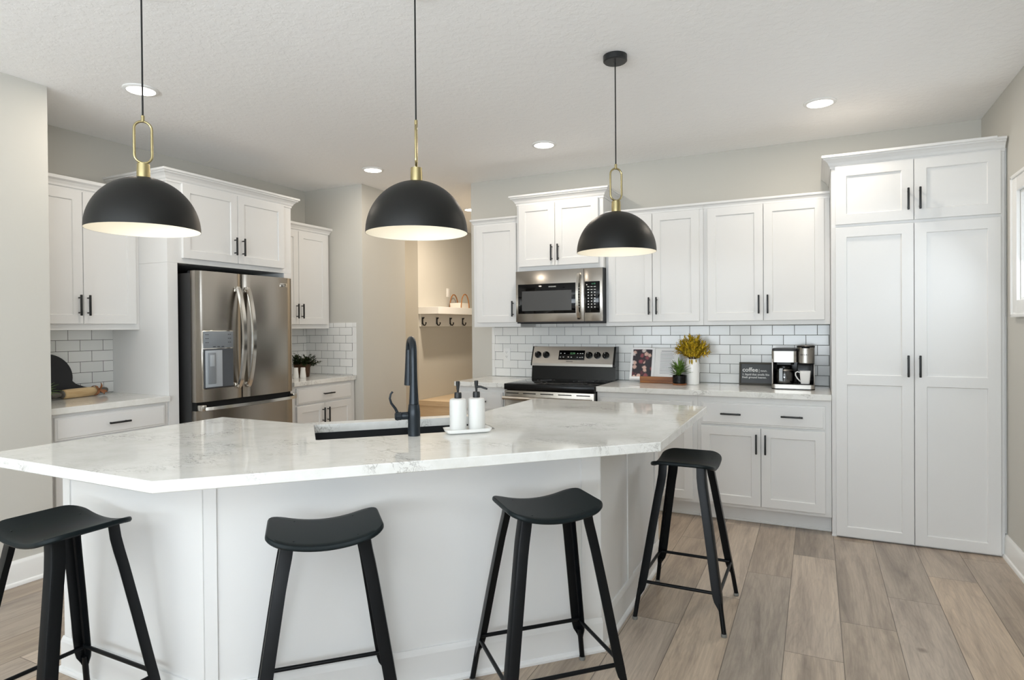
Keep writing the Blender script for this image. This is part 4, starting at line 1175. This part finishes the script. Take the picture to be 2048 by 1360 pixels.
# white vase with gold foliage
t = thing('vase', 'tall white ceramic vase holding the gold foliage', 'vase', (-0.860, 4.925, CT), 0)
bm = BM(); lathe(bm, [(0.045, 0.0), (0.049, 0.004), (0.0515, 0.05), (0.0525, 0.14), (0.050, 0.172), (0.043, 0.190), (0.0415, 0.197), (0.038, 0.197), (0.039, 0.188), (0.045, 0.170), (0.047, 0.05), (0.04, 0.010)], seg=44)
obj('vase_body', bm, M_WHITEC, t)
t = thing('foliage_bunch', 'bunch of yellow-gold leafy stems in the white vase', 'flowers', (-0.860, 4.925, CT + 0.012), 0)
bs = BM(); b1 = BM(); b2 = BM(); rnd = random.Random(11)
for k in range(62):
    a = rnd.uniform(0, 2 * PI); lean = rnd.uniform(0.1, 1.0) ** 0.8
    tip = Vector((math.cos(a) * 0.135 * lean + 0.005, math.sin(a) * 0.075 * lean - 0.01, 0.215 + 0.135 * (1 - 0.75 * lean ** 2) + rnd.uniform(-0.03, 0.02)))
    p0 = Vector((math.cos(a) * 0.012, math.sin(a) * 0.012, 0.002)); p1 = Vector((math.cos(a) * 0.026, math.sin(a) * 0.026, 0.190))
    p2 = p1.lerp(tip, 0.5) + Vector((0, 0, 0.015)); path = [p0, p1, p2, tip]
    tube(bs, path, [0.0014, 0.0013, 0.001, 0.0007], 5)
    for j in range(34):
        s = rnd.uniform(0.05, 1.0); p = p1.lerp(p2, s * 2) if s < 0.5 else p2.lerp(tip, s * 2 - 1)
        d = (tip - p1).normalized() + Vector((rnd.uniform(-1, 1), rnd.uniform(-1, 1), rnd.uniform(-0.8, 0.9))) * 0.85
        leaf(b1 if rnd.random() < 0.6 else b2, p, d, rnd.uniform(0.018, 0.038), rnd.uniform(0.006, 0.012), n=3, curl=rnd.uniform(-0.3, 0.5))
for k in range(7):
    a = rnd.uniform(PI, 2 * PI); p = Vector((math.cos(a) * 0.046, math.sin(a) * 0.046, 0.183))
    leaf(b2, p, Vector((math.cos(a) * 0.4, math.sin(a) * 0.4, -1)), rnd.uniform(0.02, 0.05), 0.010)
obj('stems', bs, M_STEM, t); obj('gold_leaves', b1, M_YEL, t); obj('olive_leaves', b2, M_YEL2, t)

# framed coffee sign
t = thing('framed_sign', 'small charcoal sign reading coffee, leaning on the tiles', 'sign', (-0.533, 5.045, CT), 0)
lean = -math.asin(0.035 / 0.175)
SW, SH = 0.262, 0.172
def sobj(n, b, m): return obj(n, b, m, t, rot=(lean, 0, 0))
bm = BM()
box(bm, 0, SW, -0.004, 0.014, 0.0, 0.013, 0.0015); box(bm, 0, SW, -0.004, 0.014, SH - 0.013, SH, 0.0015)
box(bm, 0, 0.013, -0.004, 0.014, 0.0133, SH - 0.0133, 0.0015); box(bm, SW - 0.013, SW, -0.004, 0.014, 0.0133, SH - 0.0133, 0.0015)
fr = sobj('frame', bm, M_SIGNF)
sobj('sign_panel', box(BM(), 0.0125, SW - 0.0125, 0.004, 0.012, 0.0125, SH - 0.0125), M_SIGN)
def stext(s, size, x, z, bold=0.0):
    y = 0.0035
    yy = y * math.cos(lean) - z * math.sin(lean); zz = y * math.sin(lean) + z * math.cos(lean)
    text('sign_lettering', s, size, M_WPRINT, t, (x, yy, zz), rot=(PI / 2 + lean, 0, 0), bold=bold)
stext('coffee', 0.046, 0.022, 0.101, 0.0008); stext('|', 0.032, 0.139, 0.101); stext('noun.', 0.021, 0.152, 0.103, 0.0004)
stext('1. liquid that smells like', 0.0205, 0.022, 0.073, 0.0004); stext('fresh ground heaven.', 0.0205, 0.022, 0.051, 0.0004)

# coffee maker
t = thing('coffee_maker', 'steel and black two-sided coffee maker beside the pantry', 'coffee maker', (-0.287, 4.765, CT), 0)
cw = 0.280; sp = 0.165
bm = BM(); loft(bm, [[(x, y, z) for x, y in rrect(0, cw, 0, 0.254, 0.028)] for z in (0.0, 0.006)]); obj('foot_plate', bm, M_BE, t)
bm = BM(); loft(bm, [[(x, y, z) for x, y in rrect(0.001, cw - 0.001, 0.001, 0.253, 0.028)] for z in (0.0062, 0.034)]); obj('base_band', bm, M_SSD, t)
bm = BM(); box(bm, 0.006, cw - 0.006, 0.145, 0.246, 0.0345, 0.282, 0.006); obj('rear_column', bm, M_BE, t)
bm = BM(); box(bm, 0.003, 0.012, 0.012, 0.246, 0.0345, 0.215, 0.003); obj('side_rail', bm, M_SSD, t)
bm = BM(); box(bm, cw - 0.008, cw - 0.003, 0.020, 0.246, 0.0345, 0.175, 0.002); obj('side_rail', bm, M_SSD, t)
bm = BM(); box(bm, sp, cw - 0.010, 0.10, 0.144, 0.0345, 0.182, 0.006); obj('brewer_back', bm, M_BE, t)
bm = BM(); loft(bm, [[(x, y, z) for x, y in rrect(0.002, sp - 0.001, 0.006, 0.246, 0.02)] for z in (0.190, 0.269)]); obj('brew_head', bm, M_SSD, t)
bm = BM(); loft(bm, [[(x, y, z) for x, y in rrect(0.004, sp - 0.003, 0.008, 0.244, 0.02)] for z in (0.2693, 0.284)]); obj('reservoir_lid', bm, M_DG, t)
bm = BM(); loft(bm, [[(x, y, z) for x, y in rrect(0.020, sp - 0.02, 0.030, 0.14, 0.02)] for z in (0.172, 0.1898)]); obj('drip_spout', bm, M_BE, t)
pod = obj('pod_head', lathe(BM(), [(0.052, 0.184), (0.0555, 0.188), (0.0555, 0.278), (0.053, 0.2785), (0.053, 0.281), (0.0555, 0.2815), (0.0555, 0.302), (0.050, 0.308), (0.03, 0.309)], (0.222, 0.058, 0), 40), M_SSD, t)
obj('pod_lever', lathe(BM(), [(0.057, 0.296), (0.0585, 0.299), (0.0585, 0.303), (0.0565, 0.306)], (0.222, 0.058, 0), 40, close=True), M_BE, t)
bm = BM(); box(bm, 0.196, 0.248, -0.004, 0.010, 0.290, 0.297, 0.003); obj('lever_grip', bm, M_BE, t)
for i, ch in enumerate('KEURIG'):
    a = math.radians(-30 + i * 12); rr_ = 0.0560
    text('head_lettering', ch, 0.0135, M_INK, pod, (0.222 + rr_ * math.sin(a) - 0.004, 0.058 - rr_ * math.cos(a) - 0.0004, 0.240), rot=(PI / 2, 0, a), bold=0.0003)
bm = BM(); box(bm, 0.175, 0.270, 0.008, 0.098, 0.0343, 0.040, 0.002); obj('drip_tray', bm, M_BE, t)
t = thing('coffee_carafe', 'glass coffee carafe standing in the coffee maker', 'carafe', (-0.287 + 0.083, 4.765 + 0.078, CT + 0.0345), 0)
bm = BM(); lathe(bm, [(0.050, 0.001), (0.062, 0.006), (0.066, 0.030), (0.065, 0.070), (0.056, 0.098), (0.046, 0.112), (0.0445, 0.112), (0.0545, 0.097), (0.0635, 0.070), (0.0645, 0.030), (0.060, 0.008), (0.03, 0.004)], seg=40); obj('glass_jug', bm, M_CARAFE, t)
bm = BM(); lathe(bm, [(0.047, 0.110), (0.049, 0.113), (0.049, 0.126), (0.044, 0.131), (0.01, 0.132)], seg=36); obj('lid', bm, M_BE, t)
bm = BM(); lathe(bm, [(0.0575, 0.094), (0.059, 0.094), (0.052, 0.106), (0.0505, 0.106)], seg=36, close=True); obj('collar_band', bm, M_SSD, t)
bm = BM(); st = []
for y, z in ((-0.055, 0.112), (-0.085, 0.113), (-0.094, 0.100), (-0.094, 0.030), (-0.088, 0.022)):
    st.append([(x, y + dy, z) for x, dy in ((-0.011, 0), (0.011, 0), (0.011, 0.007), (-0.011, 0.007))])
loft(bm, st); obj('handle', bm, M_GP2, t, rot=(0, 0, math.radians(-12)))
t = thing('mug', 'white square-sided mug on the coffee maker drip tray', 'mug', (-0.287 + 0.218, 4.765 + 0.045, CT + 0.0405), 0)
bm = BM(); st = []
for g, z in ((0.030, 0.0), (0.0285, 0.003), (0.036, 0.089), (0.0345, 0.090), (0.0275, 0.008)):
    if z == 0.0: g = 0.0265
    st.append([(x, y, z) for x, y in rrect(-g, g, -g, g, 0.012)])
loft(bm, st); obj('mug_body', bm, M_WHITEC, t)
bm = BM(); tube(bm, [(-0.033, 0, 0.078), (-0.050, 0, 0.083), (-0.062, 0, 0.075), (-0.062, 0, 0.058), (-0.050, 0, 0.035), (-0.030, 0, 0.014)], 0.0042, 12); obj('handle', bm, M_WHITEC, t)

def outlet(label, name, loc, rz, sw=False):
    t = thing(name, label, 'outlet' if not sw else 'light switch', loc, rz)
    bm = BM(); box(bm, -0.036, 0.036, -0.006, -0.0005, -0.059, 0.059, 0.002); obj('cover_plate', bm, M_WHITEP, t)
    if sw:
        bm = BM(); box(bm, -0.016, 0.016, -0.009, -0.0062, -0.033, 0.033, 0.001); obj('rocker', bm, M_WHITEP, t)
    else:
        for z in (-0.020, 0.020):
            bm = BM(); box(bm, -0.017, 0.017, -0.0075, -0.0062, z - 0.014, z + 0.014, 0.003); f_ = obj('socket', bm, M_WHITEP, t)
            bm = BM(); box(bm, -0.008, -0.006, -0.0082, -0.0076, z - 0.002, z + 0.008); box(bm, 0.006, 0.008, -0.0082, -0.0076, z - 0.001, z + 0.007); box(bm, -0.002, 0.002, -0.0082, -0.0076, z - 0.010, z - 0.005)
            obj('slots', bm, M_INK, f_)
    return t
outlet('white electrical outlet in the tiles left of the range', 'wall_outlet', (-2.566, WB - 0.008, 1.118), 0)
outlet('small white light switch on the tan mudroom wall above the shelf', 'light_switch', (-4.49, 7.18, 1.845), RZ, sw=True)

# left counter: round black board, rolling pin, leafy plant
CL = 0.9205
t = thing('round_board', 'round black serving board leaning on the left tiles', 'serving board', (-4.506, 2.305, CL), RZ)
bm = BM(); pts = []
c0, cz, r0 = (0.0, 0.146, 0.153)
for k in range(33):
    a = math.radians(-38 + 256 * k / 32); pts.append((r0 * math.cos(a), cz + r0 * math.sin(a)))
pts = [(x, max(z, 0.0)) for x, z in pts]
pts = [(0.300, 0.020), (0.296, 0.044), (0.262, 0.052), (0.215, 0.066), (0.170, 0.086)] + [(r0 * math.cos(math.radians(a)), cz + r0 * math.sin(math.radians(a))) for a in range(-14, 254, 8)] + [(0.03, 0.0), (0.16, 0.004), (0.262, 0.012)]
st = [[(x, y, z) for x, z in pts] for y in (0.0, 0.014)]
loft(bm, st)
obj('board', bm, M_SLATE, t, rot=(math.radians(-9), 0, 0))
t = thing('rolling_pin', 'pale wooden rolling pin with grey handles lying on the left counter', 'rolling pin', (-4.445, 2.455, CL + 0.0315), math.radians(12))
bm = BM(); lathe(bm, [(0.024, -0.120), (0.030, -0.115), (0.0312, -0.05), (0.0312, 0.05), (0.030, 0.115), (0.024, 0.120)], seg=32, axis='Y'); obj('roller', bm, M_WPIN, t)
for s in (-1, 1):
    bm = BM(); lathe(bm, [(0.012, s * 0.1205), (0.026, s * 0.123), (0.026, s * 0.132), (0.014, s * 0.138), (0.018, s * 0.155), (0.021, s * 0.185), (0.016, s * 0.205), (0.006, s * 0.210)], seg=28, axis='Y'); obj('handle', bm, M_GREYH, t)
t = thing('leather_strap', 'brown leather strap tied in a bow around the rolling pin', 'strap', (-4.460, 2.560, CL), math.radians(12))
bm = BM(); lathe(bm, [(0.0325, -0.007), (0.0345, -0.007), (0.0345, 0.007), (0.0325, 0.007)], (0, 0, 0.0350), 28, 'Y', close=True); obj('wrap', bm, M_LEATHER, t)
for i, (tip, wd) in enumerate((((0.052, -0.045, 0.012), 0.016), ((0.050, 0.052, 0.022), 0.018), ((0.040, 0.012, 0.088), 0.014), ((0.060, 0.020, 0.010), 0.016))):
    bm = BM(); p0 = Vector((0.036, 0.0, 0.040)); tp = Vector(tip); side = (tp - p0).cross(Vector((1, 0, 0.2))).normalized(); st = []
    for k in range(7):
        s = k / 6; p = p0.lerp(tp, s) + Vector((0.014 * math.sin(PI * s), 0, 0)); q = wd * (0.35 + 0.65 * math.sin(PI * min(1, s + 0.1)))/1.0
        st.append([p - side * q * 0.5, p + side * q * 0.5, p + side * q * 0.5 + Vector((0.003, 0, 0)), p - side * q * 0.5 + Vector((0.003, 0, 0))])
    loft(bm, st); obj('strap_end', bm, M_LEATHER, t)
t = thing('small_potted_plant', 'green leaf tips of a small plant behind the left wall edge', 'plant', (-4.330, 2.150, CL), 0)
bm = BM(); lathe(bm, [(0.036, 0.0), (0.046, 0.060), (0.043, 0.060), (0.034, 0.006)], seg=28); obj('pot', bm, M_WHITEC, t)
bm = BM(); rnd = random.Random(8)
for k in range(60):
    a = rnd.uniform(0, 2 * PI); el = rnd.uniform(0.1, 1.4)
    leaf(bm, (0.01 * math.cos(a), 0.01 * math.sin(a), 0.055), (math.cos(a) * math.cos(el), math.sin(a) * math.cos(el), math.sin(el)), rnd.uniform(0.06, 0.125), 0.016, curl=0.3)
obj('leaves', bm, M_LTGREEN, t)

# right of the refrigerator: basket plant, board, shakers
t = thing('basket_plant', 'dark green bushy plant in a brown wicker basket', 'plant', (-4.325, 4.345, CL), 0)
bm = BM(); lathe(bm, [(0.058, 0.0), (0.064, 0.004), (0.068, 0.05), (0.075, 0.108), (0.079, 0.114), (0.077, 0.120), (0.070, 0.114), (0.060, 0.02)], seg=36); obj('basket', bm, M_WICKER, t)
bs = BM(); bl = BM(); rnd = random.Random(21)
for k in range(52):
    a = rnd.uniform(0, 2 * PI); el = rnd.uniform(0.12, 1.4); L_ = rnd.uniform(0.09, 0.165)
    p0 = Vector((0.03 * math.cos(a), 0.03 * math.sin(a), 0.10)); d = Vector((math.cos(a) * math.cos(el), math.sin(a) * math.cos(el), math.sin(el) * 0.75))
    tip = p0 + d * L_; tube(bs, [p0, p0.lerp(tip, 0.5) + Vector((0, 0, 0.01)), tip], [0.0014, 0.0011, 0.0008], 5)
    for j in range(13):
        p = p0.lerp(tip, rnd.uniform(0.2, 1.0)); leaf(bl, p, d + Vector((rnd.uniform(-1, 1), rnd.uniform(-1, 1), rnd.uniform(-0.8, 1))) * 0.9, rnd.uniform(0.018, 0.030), 0.015, n=3)
obj('stems', bs, M_STEM, t); obj('leaves', bl, M_DKGREEN, t)
def shaker_jar(label, x, y):
    t = thing('shaker', label, 'shaker', (x, y, CL), 0, 'white salt and pepper shakers')
    bm = BM(); lathe(bm, [(0.0255, 0.0), (0.027, 0.003), (0.0265, 0.022), (0.0215, 0.072), (0.0215, 0.094), (0.018, 0.097), (0.004, 0.098)], seg=28); obj('jar', bm, M_WHITEC, t)
    bm = BM()
    for a in range(5): lathe(bm, [(0.0014, 0.0972), (0.0014, 0.0984)], (0.008 * math.cos(a * 1.2566), 0.008 * math.sin(a * 1.2566), 0), 8)
    obj('holes', bm, M_INK, t)
shaker_jar('left white shaker in front of the wicker basket', -4.245, 4.185)
shaker_jar('right white shaker in front of the wicker basket', -4.205, 4.233)
t = obj('cutting_board', box(BM(), -0.010, 0.010, -0.085, 0.085, 0.0, 0.175, 0.006), M_WBOARD, loc=(-4.500, 4.175, CL), rot=(0, math.radians(-9), 0))
tag(t, 'brown cutting board behind the basket plant, half hidden by the refrigerator', 'cutting board')

# ------------------------------------------------------------------ mudroom
XM = -4.49; YM = 6.48
t = thing('wall_shelf', 'thick cream mudroom shelf above the coat hooks', 'shelf', (XM, YM, 1.545), RZ)
obj('shelf_box', box(BM(), 0.0, 2.2, -0.300, -0.0005, 0.0, 0.088, 0.002), M_TRIM, t, smooth=False)
t = thing('hook_rail', 'white board with a row of black double coat hooks', 'coat hooks', (XM, YM, 1.389), RZ)
obj('rail_board', box(BM(), 0.02, 2.18, -0.019, -0.0005, 0.0, 0.1545, 0.002), M_TRIM, t, smooth=False)
for k in range(6):
    x = 0.030 + 0.330 * k + 0.03; bm = BM()
    box(bm, x - 0.014, x + 0.014, -0.0255, -0.0195, 0.030, 0.118, 0.0015)
    tube(bm, [(x, -0.022, 0.050), (x, -0.034, 0.020), (x, -0.056, 0.014), (x, -0.072, 0.032), (x, -0.074, 0.054)], [0.010, 0.009, 0.008, 0.0075, 0.009], 10)
    tube(bm, [(x, -0.022, 0.095), (x, -0.038, 0.104), (x, -0.046, 0.116)], [0.008, 0.007, 0.008], 10)
    obj('hook', bm, M_BLACK, t)
t = thing('mudroom_bench', 'tan mudroom bench under the coat hooks', 'bench', (XM, YM, 0), RZ)
obj('seat', box(BM(), 0.0, 2.2, -0.56, -0.0005, 0.395, 0.462, 0.003), M_BENCH, t, smooth=False)
obj('front_panel', box(BM(), 0.0, 2.2, -0.55, -0.53, 0.10, 0.3945), M_BENCH, t, smooth=False)
for x in (0.004, 1.09, 2.176): obj('upright', box(BM(), x, x + 0.02, -0.529, -0.001, 0.001, 0.3945), M_BENCH, t, smooth=False)
t0 = thing('storage_basket', 'white basket with tall arched tan wooden handles on the mudroom shelf', 'basket', (XM + 0.13, 7.270, 1.6335), RZ)
bm = BM(); st = [[(x, y, z) for x, y in rrect(-g, g, -0.085, 0.085, 0.02)] for g, z in ((0.115, 0.0), (0.125, 0.070))]
st += [[(x * 0.95, y * 0.95, 0.070) for x, y, _ in st[-1]], [(x * 0.93, y * 0.93, 0.008) for x, y, _ in st[0]]]
loft(bm, st); obj('basket_body', bm, M_FAB, t0)
for s in (-0.088, 0.088):
    bm = BM(); tube(bm, [(0.105 * math.cos(a), s, 0.004 + 0.185 * math.sin(a)) for a in [PI * k / 16 for k in range(17)]], 0.0075, 10, flat=1.0); obj('handle', bm, M_WHANDLE, t0)
